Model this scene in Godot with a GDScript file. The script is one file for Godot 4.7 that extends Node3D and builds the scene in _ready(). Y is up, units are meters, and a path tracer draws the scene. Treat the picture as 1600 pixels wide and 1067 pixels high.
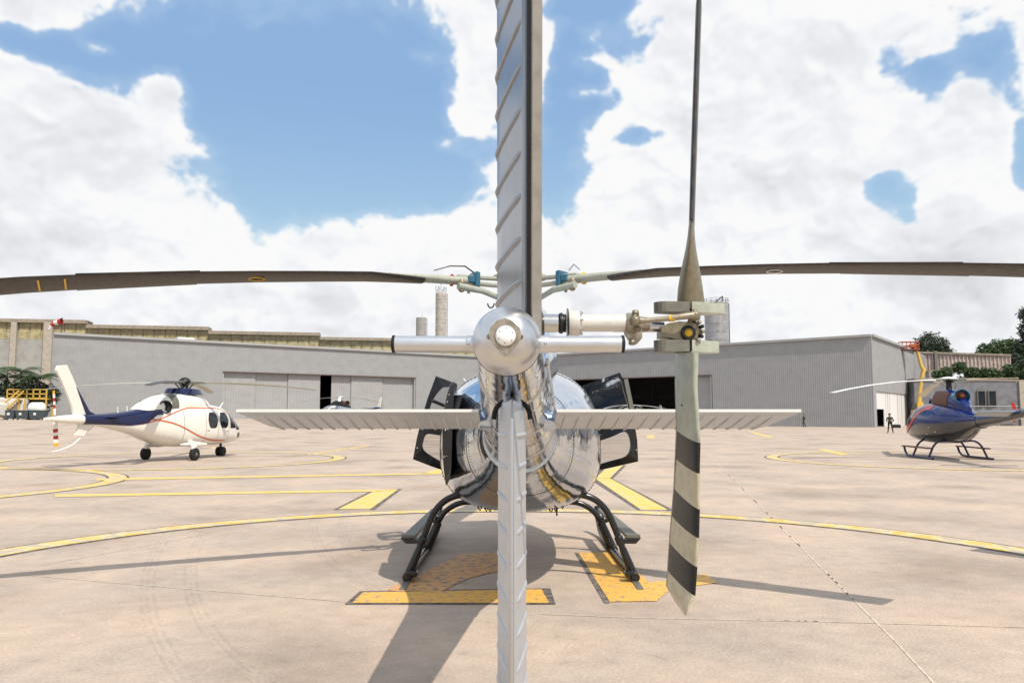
extends Node3D
# An apron with parked helicopters seen from behind the polished one.
# Helpers: world points are (x right, y up, -depth).

const F := 1300.0
const EYE := 1.65
const PITCH := 0.08785
var M := {}
var rng := RandomNumberGenerator.new()
var used := {}

class MB:
	var v := PackedVector3Array()
	var n := PackedVector3Array()
	var c := PackedColorArray()
	var tint := Color(1, 1, 1)
	# verts P, triangles T (index triples); hint ZERO = closed body, turned outward by its volume
	func prim(P: PackedVector3Array, T: PackedInt32Array, smooth: bool, hint := Vector3.ZERO) -> void:
		var flip := false
		if hint == Vector3.ZERO:
			var mid := Vector3.ZERO
			for p in P: mid += p
			mid /= maxf(1.0, P.size())
			var vol := 0.0
			for i in range(0, T.size(), 3):
				vol += (P[T[i]] - mid).dot((P[T[i + 1]] - mid).cross(P[T[i + 2]] - mid))
			flip = vol > 0.0
		else:
			var s := Vector3.ZERO
			for i in range(0, T.size(), 3):
				s += (P[T[i + 2]] - P[T[i]]).cross(P[T[i + 1]] - P[T[i]])
			flip = s.dot(hint) < 0.0
		var N := PackedVector3Array()
		if smooth: N.resize(P.size())
		var fn := PackedVector3Array()
		for i in range(0, T.size(), 3):
			var b := T[i + 2] if flip else T[i + 1]
			var d := T[i + 1] if flip else T[i + 2]
			var m := (P[d] - P[T[i]]).cross(P[b] - P[T[i]])
			fn.append(m)
			if smooth:
				N[T[i]] += m; N[b] += m; N[d] += m
		for i in range(0, T.size(), 3):
			if fn[i / 3].length_squared() < 1e-16: continue
			var b := T[i + 2] if flip else T[i + 1]
			var d := T[i + 1] if flip else T[i + 2]
			for k in [T[i], b, d]:
				v.append(P[k])
				n.append((N[k] if smooth else fn[i / 3]).normalized())
				c.append(tint)
	func loft(rings: Array, smooth := true, cap := true, closed := true) -> void:
		var m: int = rings[0].size()
		var P := PackedVector3Array()
		var T := PackedInt32Array()
		for r in rings: P.append_array(r)
		var last := m if closed else m - 1
		for i in rings.size() - 1:
			for j in last:
				var a := i * m + j
				var b := i * m + (j + 1) % m
				T.append_array([a, b, a + m, b, b + m, a + m])
		var caps := []
		if cap:
			for r in [rings[0], rings[-1]]:
				var o := P.size()
				var mid := Vector3.ZERO
				for p in r: mid += p
				P.append(mid / m)
				P.append_array(r)
				for j in m:
					if r == rings[0]: T.append_array([o, o + 1 + (j + 1) % m, o + 1 + j])
					else: T.append_array([o, o + 1 + j, o + 1 + (j + 1) % m])
		prim(P, T, smooth)
	func tube(path: Array, r, sides := 10, cap := true) -> void:
		var rings := []
		var up := Vector3.UP
		for i in path.size():
			var t: Vector3 = (path[mini(i + 1, path.size() - 1)] - path[maxi(i - 1, 0)]).normalized()
			if i == 0 and absf(t.dot(up)) > 0.9: up = Vector3.RIGHT
			var s := t.cross(up).normalized()
			up = s.cross(t).normalized()
			var rr: float = r[i] if r is Array else r
			var ring := PackedVector3Array()
			for k in sides:
				var a := TAU * k / sides
				ring.append(path[i] + (s * cos(a) + up * sin(a)) * rr)
			rings.append(ring)
		loft(rings, true, cap)
	# profile of Vector2(along, radius) about an axis; repeat a point for a hard edge
	func lathe(at: Vector3, axis: Vector3, prof: Array, sides := 24) -> void:
		axis = axis.normalized()
		var s := axis.cross(Vector3.UP if absf(axis.y) < 0.9 else Vector3.RIGHT).normalized()
		var u := s.cross(axis)
		var rings := []
		for p in prof:
			var ring := PackedVector3Array()
			for k in sides:
				var a := TAU * k / sides
				ring.append(at + axis * p.x + (s * cos(a) + u * sin(a)) * maxf(p.y, 0.0002))
			rings.append(ring)
		loft(rings)
	func box(at: Vector3, size: Vector3, basis := Basis(), bevel := 0.0) -> void:
		var h := size * 0.5
		var b := minf(bevel, minf(h.x, minf(h.y, h.z)) * 0.9)
		var rings := []
		var lv := [[-h.y, b], [-h.y + b, 0.0], [h.y - b, 0.0], [h.y, b]] if b > 0.0 else [[-h.y, 0.0], [h.y, 0.0]]
		for l in lv:
			var x: float = h.x - l[1]
			var z: float = h.z - l[1]
			var k := b * 0.7 if b > 0.0 else 0.0
			var ring := PackedVector3Array()
			for q in ([[x - k, -z], [x, -z + k], [x, z - k], [x - k, z], [-x + k, z], [-x, z - k], [-x, -z + k], [-x + k, -z]] if b > 0.0 else [[x, -z], [x, z], [-x, z], [-x, -z]]):
				ring.append(at + basis * Vector3(q[0], l[0], q[1]))
			rings.append(ring)
		loft(rings, false)
	func bar(a: Vector3, b: Vector3, w: float, h: float, bevel := 0.0) -> void:
		var z := (b - a).normalized()
		var up := Vector3.UP if absf(z.y) < 0.95 else Vector3.RIGHT
		var x := up.cross(z).normalized()
		box((a + b) * 0.5, Vector3(w, h, a.distance_to(b)), Basis(x, z.cross(x), z), bevel)
	func quad(a: Vector3, b: Vector3, d: Vector3, e: Vector3, hint: Vector3) -> void:
		prim(PackedVector3Array([a, b, d, e]), PackedInt32Array([0, 1, 2, 0, 2, 3]), false, hint)
	# flat outline (in one plane) given depth along t
	func slab(outline: Array, t: Vector3) -> void:
		var nrm := Vector3.ZERO
		for i in outline.size():
			nrm += (outline[i] - outline[0]).cross(outline[(i + 1) % outline.size()] - outline[0])
		nrm = nrm.normalized()
		var ux: Vector3 = (outline[1] - outline[0]).normalized()
		var uy := nrm.cross(ux)
		var flat := PackedVector2Array()
		for p in outline: flat.append(Vector2((p - outline[0]).dot(ux), (p - outline[0]).dot(uy)))
		var tr := Geometry2D.triangulate_polygon(flat)
		var m := outline.size()
		var P := PackedVector3Array()
		var T := PackedInt32Array()
		for p in outline: P.append(p)
		for p in outline: P.append(p + t)
		for i in range(0, tr.size(), 3):
			T.append_array([tr[i], tr[i + 1], tr[i + 2], m + tr[i], m + tr[i + 2], m + tr[i + 1]])
		var area := 0.0
		for i in m: area += flat[i].cross(flat[(i + 1) % m])
		var tri_area := (flat[tr[1]] - flat[tr[0]]).cross(flat[tr[2]] - flat[tr[0]]) if tr.size() else 1.0
		var rev := (area > 0.0) != (tri_area > 0.0)
		for i in m:
			var j := (i + 1) % m
			if rev: T.append_array([i, m + i, j, j, m + i, m + j])
			else: T.append_array([i, m + i, j, j, m + i, m + j])
		# sides follow the outline's own sense; make the caps agree with it
		if rev:
			for i in range(0, tr.size() * 2, 3):
				var q := T[i + 1]; T[i + 1] = T[i + 2]; T[i + 2] = q
		prim(P, T, false)
	# ring between two outlines with as many points, given depth along t
	func frame(o: Array, h: Array, t: Vector3) -> void:
		var m := o.size()
		var rings := []
		for g in [o, h]:
			var a := PackedVector3Array(); var b := PackedVector3Array()
			for p in g: a.append(p)
			for p in g: b.append(p + t)
			rings.append([a, b])
		var P := PackedVector3Array()
		for q in [rings[0][0], rings[0][1], rings[1][1], rings[1][0]]: P.append_array(q)
		var T := PackedInt32Array()
		for k in 4:
			for j in m:
				var a := k * m + j
				var b := k * m + (j + 1) % m
				var d := ((k + 1) % 4) * m + j
				var e := ((k + 1) % 4) * m + (j + 1) % m
				T.append_array([a, b, d, b, e, d])
		prim(P, T, false)
	func mesh(colored := false) -> ArrayMesh:
		var am := ArrayMesh.new()
		if v.is_empty(): return am
		var a := []
		a.resize(Mesh.ARRAY_MAX)
		a[Mesh.ARRAY_VERTEX] = v
		a[Mesh.ARRAY_NORMAL] = n
		if colored: a[Mesh.ARRAY_COLOR] = c
		am.add_surface_from_arrays(Mesh.PRIMITIVE_TRIANGLES, a)
		return am

# ---------- points ----------
func ray(px: float, py: float) -> Vector3:
	var x := (px - 800.0) / F
	var y := (533.5 - py) / F
	return Vector3(x, y * cos(PITCH) + sin(PITCH), y * sin(PITCH) - cos(PITCH))
func at(px: float, py: float, d: float) -> Vector3:
	var r := ray(px, py)
	return Vector3(0, EYE, 0) + r * (d / -r.z)
func gp(px: float, py: float, y := 0.0) -> Vector3:
	var r := ray(px, py)
	return Vector3(0, EYE, 0) + r * ((y - EYE) / r.y)
# where the line of sight meets the upright plane through two ground points (x, depth)
func on_wall(px: float, py: float, a: Vector2, b: Vector2) -> Vector3:
	var r := ray(px, py)
	var w := b - a
	var nn := Vector2(-w.y, w.x)
	var t := nn.dot(a) / nn.dot(Vector2(r.x, -r.z))
	return Vector3(0, EYE, 0) + r * t
func W(x: float, d: float, h := 0.0) -> Vector3:
	return Vector3(x, h, -d)
func rise(x: float, d: float) -> float:
	return 1.05 * smoothstep(38.0, 95.0, d) * (1.0 - smoothstep(-35.0, -2.0, x))
func stand(x: float, d: float) -> Vector3:
	return Vector3(x, rise(x, d), -d)

# ---------- nodes ----------
func numbered(s: String) -> String:
	var k: int = used.get(s, -1) + 1
	used[s] = k
	return s if k == 0 else "%s_%03d" % [s, k]
func thing(called: String, label: String, category: String, pos := Vector3.ZERO, turn := 0.0, group := "") -> Node3D:
	var o := Node3D.new()
	o.name = numbered(called)
	add_child(o)
	o.position = pos
	o.rotation.y = turn
	tag(o, label, category, group)
	return o
func tag(o: Node3D, label: String, category: String, group := "") -> void:
	o.set_meta("label", label)
	o.set_meta("category", category)
	if group: o.set_meta("group", group)
func part(called: String, mb: MB, m: Material, parent: Node3D, colored := false) -> MeshInstance3D:
	var o := MeshInstance3D.new()
	o.name = called
	o.mesh = mb.mesh(colored)
	o.material_override = m
	parent.add_child(o, true)
	return o
func put(called: String, me: Mesh, m: Material, parent: Node3D, pos := Vector3.ZERO, b := Basis()) -> MeshInstance3D:
	var o := MeshInstance3D.new()
	o.name = called
	o.mesh = me
	o.material_override = m
	parent.add_child(o, true)
	o.transform = Transform3D(b, pos)
	return o
# ---------- materials ----------
func lin(r: float, g: float, b: float, a := 1.0) -> Color:
	var c := Color(r, g, b).linear_to_srgb()
	c.a = a
	return c
func mat(called: String, c: Color, rough := 0.6, metal := 0.0) -> StandardMaterial3D:
	var m := StandardMaterial3D.new()
	m.resource_name = called
	m.albedo_color = c
	m.roughness = rough
	m.metallic = metal
	M[called] = m
	return m
func noise(sd: int, freq: float, oct := 5) -> FastNoiseLite:
	var n := FastNoiseLite.new()
	n.seed = sd
	n.noise_type = FastNoiseLite.TYPE_SIMPLEX_SMOOTH
	n.frequency = freq
	n.fractal_octaves = oct
	return n
func noise_tex(sd: int, freq: float, stops: Array, size := 512) -> NoiseTexture2D:
	var t := NoiseTexture2D.new()
	t.width = size
	t.height = size
	t.seamless = true
	t.noise = noise(sd, freq)
	var g := Gradient.new()
	var off := PackedFloat32Array(); var cs := PackedColorArray()
	for s in stops:
		off.append(s[0]); cs.append(s[1])
	g.offsets = off
	g.colors = cs
	t.color_ramp = g
	return t
# mottled: a colour varied by noise, mapped by world place
func mottle(called: String, c: Color, amount: float, scale: float, rough := 0.7, metal := 0.0, sd := 1) -> StandardMaterial3D:
	var m := mat(called, Color.WHITE, rough, metal)
	m.albedo_texture = noise_tex(sd, 0.012, [[0.25, c.darkened(amount)], [0.5, c], [0.75, c.lightened(amount * 0.6)]])
	m.uv1_triplanar = true
	m.uv1_world_triplanar = true
	m.uv1_scale = Vector3.ONE * scale
	return m
func materials() -> void:
	var ch := mat("polished silver", lin(0.52, 0.60, 0.71), 0.09, 1.0)
	var rt := noise_tex(41, 0.01, [[0.3, Color(0.5, 0.5, 0.5)], [0.7, Color(1, 1, 1)]])
	ch.roughness_texture = rt
	ch.roughness = 0.15
	ch.uv1_triplanar = true
	var rip := NoiseTexture2D.new()
	rip.width = 512; rip.height = 512; rip.seamless = true; rip.noise = noise(42, 0.006, 3); rip.as_normal_map = true; rip.bump_strength = 6.0
	ch.normal_enabled = true
	ch.normal_texture = rip
	ch.normal_scale = 0.55
	ch.uv1_scale = Vector3.ONE * 0.8
	mottle("satin metal", Color(0.83, 0.84, 0.855), 0.04, 1.7, 0.3, 0.92, 2)
	mottle("silver paint", Color(0.74, 0.765, 0.80), 0.04, 1.7, 0.38, 0.45, 62)
	mottle("fin silver", Color(0.52, 0.53, 0.55), 0.04, 1.7, 0.2, 0.85, 63)
	mottle("strip grey", Color(0.62, 0.60, 0.57), 0.06, 2.5, 0.4, 0.3, 64)
	mottle("pale enamel", Color(0.84, 0.83, 0.80), 0.05, 2.0, 0.35, 0.1, 3)
	mottle("beige alloy", Color(0.62, 0.585, 0.52), 0.12, 6.0, 0.42, 0.55, 4)
	mottle("olive alloy", Color(0.53, 0.50, 0.42), 0.06, 7.0, 0.42, 0.45, 5)
	mottle("weight grey", Color(0.46, 0.455, 0.42), 0.06, 6.0, 0.5, 0.35, 6)
	mottle("blade cream", Color(0.76, 0.72, 0.61), 0.07, 3.0, 0.3, 0.0, 7)
	mottle("blade sage", Color(0.66, 0.68, 0.62), 0.07, 3.0, 0.3, 0.0, 8)
	mottle("blade black", Color(0.085, 0.08, 0.075), 0.1, 5.0, 0.35, 0.0, 9)
	mottle("rotor dark", Color(0.215, 0.195, 0.185), 0.12, 2.0, 0.45, 0.0, 10)
	mottle("rotor pale", Color(0.64, 0.65, 0.60), 0.06, 3.0, 0.4, 0.0, 11)
	mat("steel edge", lin(0.55, 0.53, 0.5), 0.3, 0.9)
	mat("teal clamp", Color(0.16, 0.36, 0.45), 0.4)
	mottle("black paint", Color(0.10, 0.10, 0.11), 0.1, 8.0, 0.22, 0.0, 12)
	mat("rubber", Color(0.08, 0.08, 0.08), 0.75)
	mat("dark metal", Color(0.2, 0.2, 0.21), 0.4, 0.6)
	mat("bare metal", lin(0.6, 0.6, 0.6), 0.22, 1.0)
	mat("red mark", Color(0.66, 0.15, 0.11), 0.5)
	mat("yellow mark", Color(0.85, 0.68, 0.15), 0.5)
	mat("lens", Color(0.95, 0.96, 0.97), 0.06)
	mat("white paint", Color(0.88, 0.88, 0.87), 0.3)
	var gl := mat("window glass", Color(0.12, 0.15, 0.18, 0.28), 0.03)
	gl.transparency = BaseMaterial3D.TRANSPARENCY_ALPHA
	mat("dark glass", Color(0.05, 0.06, 0.09), 0.05)
	mat("cabin dark", Color(0.07, 0.07, 0.075), 0.8)
	mottle("cream body", Color(0.90, 0.885, 0.85), 0.03, 1.0, 0.22, 0.0, 13)
	mat("navy", Color(0.08, 0.11, 0.27), 0.15)
	mat("orange stripe", Color(0.78, 0.37, 0.17), 0.3)
	var bl := mat("blue lacquer", Color(0.045, 0.13, 0.38), 0.1, 0.0)
	var gs := mat("graphite lacquer", Color(0.13, 0.13, 0.15), 0.08, 0.35)
	gs.clearcoat_enabled = true
	mat("red stripe", Color(0.78, 0.17, 0.09), 0.25)
	mat("turquoise", Color(0.13, 0.38, 0.52), 0.2, 0.3)
	mat("rust brown", Color(0.36, 0.2, 0.1), 0.5)
	mat("grey lacquer", Color(0.55, 0.58, 0.62), 0.2, 0.2)
	mottle("cladding", Color(0.585, 0.59, 0.60), 0.035, 0.09, 0.55, 0.0, 14)
	mottle("door sheet", Color(0.625, 0.63, 0.635), 0.035, 0.11, 0.5, 0.0, 15)
	mat("red lead", Color(0.33, 0.26, 0.24), 0.7)
	mottle("old concrete", Color(0.60, 0.60, 0.59), 0.07, 0.07, 0.9, 0.0, 16)
	mottle("concrete post", Color(0.66, 0.63, 0.58), 0.07, 0.2, 0.9, 0.0, 17)
	mottle("old glazing", Color(0.66, 0.62, 0.46), 0.18, 0.12, 0.5, 0.0, 18)
	mottle("roof edge", Color(0.58, 0.54, 0.48), 0.1, 0.15, 0.9, 0.0, 19)
	mottle("pink sheet", Color(0.72, 0.66, 0.63), 0.12, 0.15, 0.7, 0.0, 20)
	mottle("grey wall", Color(0.47, 0.475, 0.50), 0.08, 0.1, 0.85, 0.0, 21)
	mottle("silo metal", Color(0.62, 0.62, 0.63), 0.12, 0.08, 0.5, 0.3, 22)
	mottle("tower concrete", Color(0.68, 0.66, 0.63), 0.12, 0.12, 0.9, 0.0, 23)
	mat("safety yellow", Color(0.80, 0.66, 0.30), 0.5)
	mat("safety orange", Color(0.62, 0.30, 0.15), 0.5)
	mat("bin grey", Color(0.25, 0.29, 0.31), 0.6)
	mat("roller white", Color(0.86, 0.86, 0.86), 0.5)
	var lf := mottle("leaf", Color(0.20, 0.31, 0.13), 0.4, 0.4, 0.6, 0.0, 24)
	lf.backlight_enabled = true
	lf.backlight = Color(0.15, 0.2, 0.05)
	mottle("dark leaf", Color(0.13, 0.20, 0.11), 0.4, 0.4, 0.6, 0.0, 25)
	mottle("bark", Color(0.34, 0.28, 0.22), 0.25, 1.0, 0.9, 0.0, 26)
	var y := mottle("yellow paint", Color(0.86, 0.72, 0.30), 0.1, 0.35, 0.6, 0.0, 27)
	y.albedo_texture = noise_tex(27, 0.014, [[0.0, Color(0.72, 0.66, 0.56)], [0.32, Color(0.80, 0.73, 0.54)], [0.42, Color(0.84, 0.74, 0.40)], [1.0, Color(0.83, 0.70, 0.29)]])
	y = mottle("pale yellow paint", Color(0.86, 0.78, 0.5), 0.1, 0.3, 0.6, 0.0, 61)
	y.albedo_texture = noise_tex(61, 0.012, [[0.0, Color(0.70, 0.65, 0.58)], [0.34, Color(0.72, 0.66, 0.56)], [0.42, Color(0.82, 0.76, 0.60)], [0.52, Color(0.83, 0.73, 0.46)], [0.7, Color(0.81, 0.68, 0.35)], [1.0, Color(0.79, 0.66, 0.33)]])
	y = mottle("amber paint", Color(0.86, 0.64, 0.25), 0.1, 0.9, 0.6, 0.0, 28)
	y.albedo_texture = noise_tex(28, 0.02, [[0.0, Color(0.55, 0.50, 0.44)], [0.22, Color(0.60, 0.53, 0.44)], [0.26, Color(0.80, 0.63, 0.38)], [0.5, Color(0.87, 0.66, 0.28)], [1.0, Color(0.88, 0.70, 0.30)]])
	y = mottle("worn amber paint", Color(0.8, 0.6, 0.35), 0.1, 1.6, 0.6, 0.0, 29)
	y.uv1_scale = Vector3.ONE * 0.75
	y.albedo_texture = noise_tex(29, 0.022, [[0.0, Color(0.47, 0.44, 0.41)], [0.33, Color(0.54, 0.49, 0.43)], [0.36, Color(0.78, 0.58, 0.38)], [1.0, Color(0.84, 0.64, 0.38)]])
	mottle("black edging", Color(0.38, 0.35, 0.33), 0.25, 1.2, 0.8, 0.0, 30)
	mottle("joint filler", Color(0.80, 0.74, 0.67), 0.12, 1.2, 0.8, 0.0, 31)
	mat("joint gap", Color(0.28, 0.25, 0.23), 0.9)
	var ty := mat("tyre rubber streak", Color(0.30, 0.27, 0.25, 0.05), 0.8)
	ty.transparency = BaseMaterial3D.TRANSPARENCY_ALPHA
	var cl := mat("clothes", Color.WHITE, 0.85)
	cl.vertex_color_use_as_albedo = true
	ground_material()
func ground_material() -> void:
	var s := 1024
	var a := noise(51, 0.004, 4).get_seamless_image(s, s)
	var b := noise(52, 0.03, 5).get_seamless_image(s, s)
	var fine := noise(53, 0.25, 3).get_seamless_image(s, s)
	var da := a.get_data(); var db := b.get_data(); var df := fine.get_data()
	var out := PackedByteArray()
	out.resize(s * s * 3)
	for i in s * s:
		var k := 1.0 + (da[i] - 127.0) / 127.0 * 0.04 + (db[i] - 127.0) / 127.0 * 0.045 + (df[i] - 127.0) / 127.0 * 0.05
		if db[i] < 50: k -= (50.0 - db[i]) / 50.0 * 0.09
		if df[i] > 214: k += 0.06
		var warm := (da[i] - 127.0) / 127.0 * 0.014
		out[i * 3] = clampi(int(180.0 * k * (1.0 + warm)), 0, 255)
		out[i * 3 + 1] = clampi(int(164.0 * k), 0, 255)
		out[i * 3 + 2] = clampi(int(150.0 * k * (1.0 - warm)), 0, 255)
	# scuffs and small spots
	rng.seed = 77
	for q in 900:
		var p := Vector2(rng.randf() * s, rng.randf() * s)
		var d := Vector2.from_angle(rng.randfn() * 0.5 + (0.0 if q % 3 else 1.3))
		var l := 6 + rng.randi() % (50 if q % 7 else 140)
		var amt := 5 + rng.randi() % 12
		if q % 9 == 0: amt = -8 - rng.randi() % 14; l = 2 + rng.randi() % 5
		for k in l:
			d = d.rotated(rng.randfn() * 0.03)
			p += d
			if rng.randf() < 0.25: continue
			var id := (posmod(int(p.x), s) + s * posmod(int(p.y), s)) * 3
			for c in 3: out[id + c] = clampi(out[id + c] + amt, 0, 255)
	var im := Image.create_from_data(s, s, false, Image.FORMAT_RGB8, out)
	var m := mat("apron concrete", Color.WHITE, 0.82)
	m.albedo_texture = ImageTexture.create_from_image(im)
	m.uv1_triplanar = true
	m.uv1_world_triplanar = true
	m.uv1_scale = Vector3.ONE / 9.0
	m.detail_enabled = true
	m.detail_blend_mode = BaseMaterial3D.BLEND_MODE_MUL
	m.detail_uv_layer = BaseMaterial3D.DETAIL_UV_2
	m.detail_albedo = noise_tex(54, 0.014, [[0.15, Color(0.85, 0.84, 0.83)], [0.36, Color(0.94, 0.935, 0.93)], [0.5, Color(0.975, 0.97, 0.965)], [0.62, Color(1, 0.995, 0.985)], [0.85, Color(0.95, 0.945, 0.94)]], 1024)
	m.uv2_triplanar = true
	m.uv2_world_triplanar = true
	m.uv2_scale = Vector3.ONE / 53.0
	m.normal_enabled = true
	var nm: Image = fine.duplicate()
	nm.convert(Image.FORMAT_RGBA8)
	nm.bump_map_to_normal_map(1.2)
	m.normal_texture = ImageTexture.create_from_image(nm)
	m.normal_scale = 0.5
# ---------- sky ----------
var sky_marks := []
func cloud_marks() -> void:
	# photo pixels of openings in the cloud (negative) and of clouds in the blue (positive): x, y, half width, half height, weight
	for q in [[470, 150, 235, 170, -1.6], [330, 110, 130, 90, -1.0], [560, 270, 170, 75, -1.2], [130, 70, 150, 48, -1.3], [40, 75, 70, 24, -0.9], [620, 120, 85, 200, -1.4], [255, 145, 46, 62, 1.9], [205, 225, 66, 60, 1.2], [163, 78, 36, 15, 1.25], [20, 8, 86, 30, 1.8],
			[690, 227, 28, 15, 1.2], [655, 85, 26, 22, 0.35], [875, 190, 40, 125, -1.7], [930, 150, 34, 26, -0.9], [925, 8, 50, 18, -1.4], [1000, 212, 40, 20, -1.3], [1545, 100, 70, 62, -1.5], [1465, 125, 34, 34, -1.1], [1600, 240, 26, 70, -1.3], [1378, 290, 42, 22, -1.2], [1422, 332, 24, 24, -1.0], [1540, 12, 90, 20, -0.5],
			[1515, 170, 38, 50, 1.3], [770, 60, 70, 110, 1.2], [735, 190, 32, 46, 0.8], [920, 145, 44, 14, 1.0], [1200, 250, 330, 250, 0.5], [380, 430, 520, 75, 0.8], [50, 290, 130, 190, 0.8], [240, 350, 150, 70, 0.9], [680, 400, 200, 75, 1.0], [1300, 450, 500, 90, 0.7], [400, 560, 320, 70, 1.0]]:
		var r := ray(q[0], q[1]).normalized()
		var e := ray(q[0] + 1.0, q[1] + 1.0).normalized()
		var az := atan2(r.x, -r.z); var el := asin(r.y)
		var kx := absf(atan2(e.x, -e.z) - az); var ky := absf(asin(e.y) - el)
		sky_marks.append([az, el, 1.0 / (q[2] * kx), 1.0 / (q[3] * ky), q[4]])
var na: FastNoiseLite
var nb: FastNoiseLite
var nc: FastNoiseLite
var nd: FastNoiseLite
var ne: FastNoiseLite
func sky_color(az: float, el: float, marks: Array) -> Color:
	var d := Vector3(sin(az) * cos(el), sin(el), -cos(az) * cos(el))
	var p := d * Vector3(1.0, 1.35, 1.0)
	var f := 0.30
	var big := na.get_noise_3dv(p)
	for q in marks:
		var dx: float = (az - q[0]) * q[2]
		var dy: float = (el - q[1]) * q[3]
		var r2 := dx * dx + dy * dy
		if r2 < 5.0: f += q[4] * 0.85 * exp(-r2 * 0.95)

	var wq := p + Vector3(nd.get_noise_3dv(p), nd.get_noise_3dv(p + Vector3(7, 3, 1)), nd.get_noise_3dv(p + Vector3(1, 9, 4))) * 0.02
	var det := nb.get_noise_3dv(wq)
	var cau := ne.get_noise_3dv(wq)
	var den := f + (0.28 - absf(cau)) * 0.9 + big * 0.35 + det * 1.75 + 0.3 * (1.0 - smoothstep(0.05, 0.2, el))
	var cov := maxf(smoothstep(-0.08, 0.30, den), 0.16 * smoothstep(-0.6, 0.1, den))
	var h := clampf(el / 0.5, 0.0, 1.0)
	var blue := Color(0.71, 0.845, 0.935).lerp(Color(0.57, 0.715, 0.885), smoothstep(0.25, 0.8, h))
	# lit tops towards the sun, greyer thick bellies: compare the density a little further up
	var up := nb.get_noise_3dv(wq + Vector3(0.012, 0.035, 0.02))
	var relief := clampf((det - up) * 0.9, -0.3, 0.3)
	var gray := nc.get_noise_3dv(p)
	var thick := smoothstep(0.15, 1.0, den)
	var cu2 := ne.get_noise_3dv(wq + Vector3(0.004, 0.01, 0.004))
	var v := 1.015 + relief * 0.16 + clampf((absf(cu2) - absf(cau)) * 0.6, -0.2, 0.2) * 0.2 - thick * 0.02 - smoothstep(-0.05, 0.55, gray) * lerpf(0.10, 0.04, smoothstep(0.08, 0.26, el)) * smoothstep(0.1, 0.5, den)
	var w := Color(minf(v * 0.992, 1.0), minf(v * 0.998, 1.0), minf(v * 1.012, 1.0))
	return blue.lerp(w, cov)
func make_sky() -> PanoramaSkyMaterial:
	cloud_marks()
	na = noise(71, 1.3, 3); nb = noise(72, 3.8, 7); nc = noise(73, 2.2, 5)
	nb.fractal_gain = 0.56; nd = noise(74, 5.0, 3); ne = noise(75, 9.0, 5)
	nb.fractal_type = FastNoiseLite.FRACTAL_FBM
	var w := 4096; var hgt := 2048
	var lw := 1024; var lh := 512
	var im := Image.create(lw, lh, false, Image.FORMAT_RGB8)
	for j in lh / 2 + 2:
		for i in lw:
			var az := (float(i) + 0.5) / lw * TAU - PI
			var el := maxf(0.0, PI / 2 - (float(j) + 0.5) / lh * PI)
			im.set_pixel((i + lw / 2) % lw, j, sky_color(az, el, sky_marks if absf(az) < 0.9 and el < 0.8 else []))
	im.fill_rect(Rect2i(0, lh / 2 + 2, lw, lh / 2 - 2), Color(0.62, 0.57, 0.52))
	im.resize(w, hgt, Image.INTERPOLATE_CUBIC)
	var x0 := int((0.5 - 0.70 / TAU) * w); var x1 := int((0.5 + 0.70 / TAU) * w)
	var y0 := int((0.5 - 0.60 / PI) * hgt); var y1 := hgt / 2 + 2
	for j in range(y0, y1):
		var el := maxf(0.0, PI / 2 - (float(j) + 0.5) / hgt * PI)
		for i in range(x0, x1):
			im.set_pixel((i + w / 2) % w, j, sky_color((float(i) + 0.5) / w * TAU - PI, el, sky_marks))
	var m := PanoramaSkyMaterial.new()
	m.panorama = ImageTexture.create_from_image(im)
	return m
# ---------- setting ----------
func view_and_light() -> void:
	var cam := Camera3D.new()
	cam.name = "camera"
	add_child(cam)
	cam.position = Vector3(0, EYE, 0)
	cam.rotation.x = PITCH
	cam.fov = rad_to_deg(2.0 * atan(533.5 / F))
	cam.near = 0.05
	cam.far = 3000.0
	cam.current = true
	var sun := DirectionalLight3D.new()
	sun.name = "sun"
	add_child(sun)
	sun.light_energy = 1.42
	sun.light_color = Color(1.0, 0.965, 0.91)
	sun.light_angular_distance = 0.5
	sun.shadow_enabled = true
	sun.look_at_from_position(Vector3(0.43, 1.0, 0.60) * 50.0, Vector3.ZERO)
	var env := Environment.new()
	env.background_mode = Environment.BG_SKY
	var sky := Sky.new()
	sky.sky_material = make_sky()
	env.sky = sky
	env.tonemap_mode = Environment.TONE_MAPPER_LINEAR
	env.tonemap_exposure = 0.96
	env.background_energy_multiplier = 1.0
	env.sdfgi_enabled = true
	env.ssao_enabled = true
	env.ssil_enabled = true
	var we := WorldEnvironment.new()
	we.name = "environment"
	we.environment = env
	add_child(we)

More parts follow.
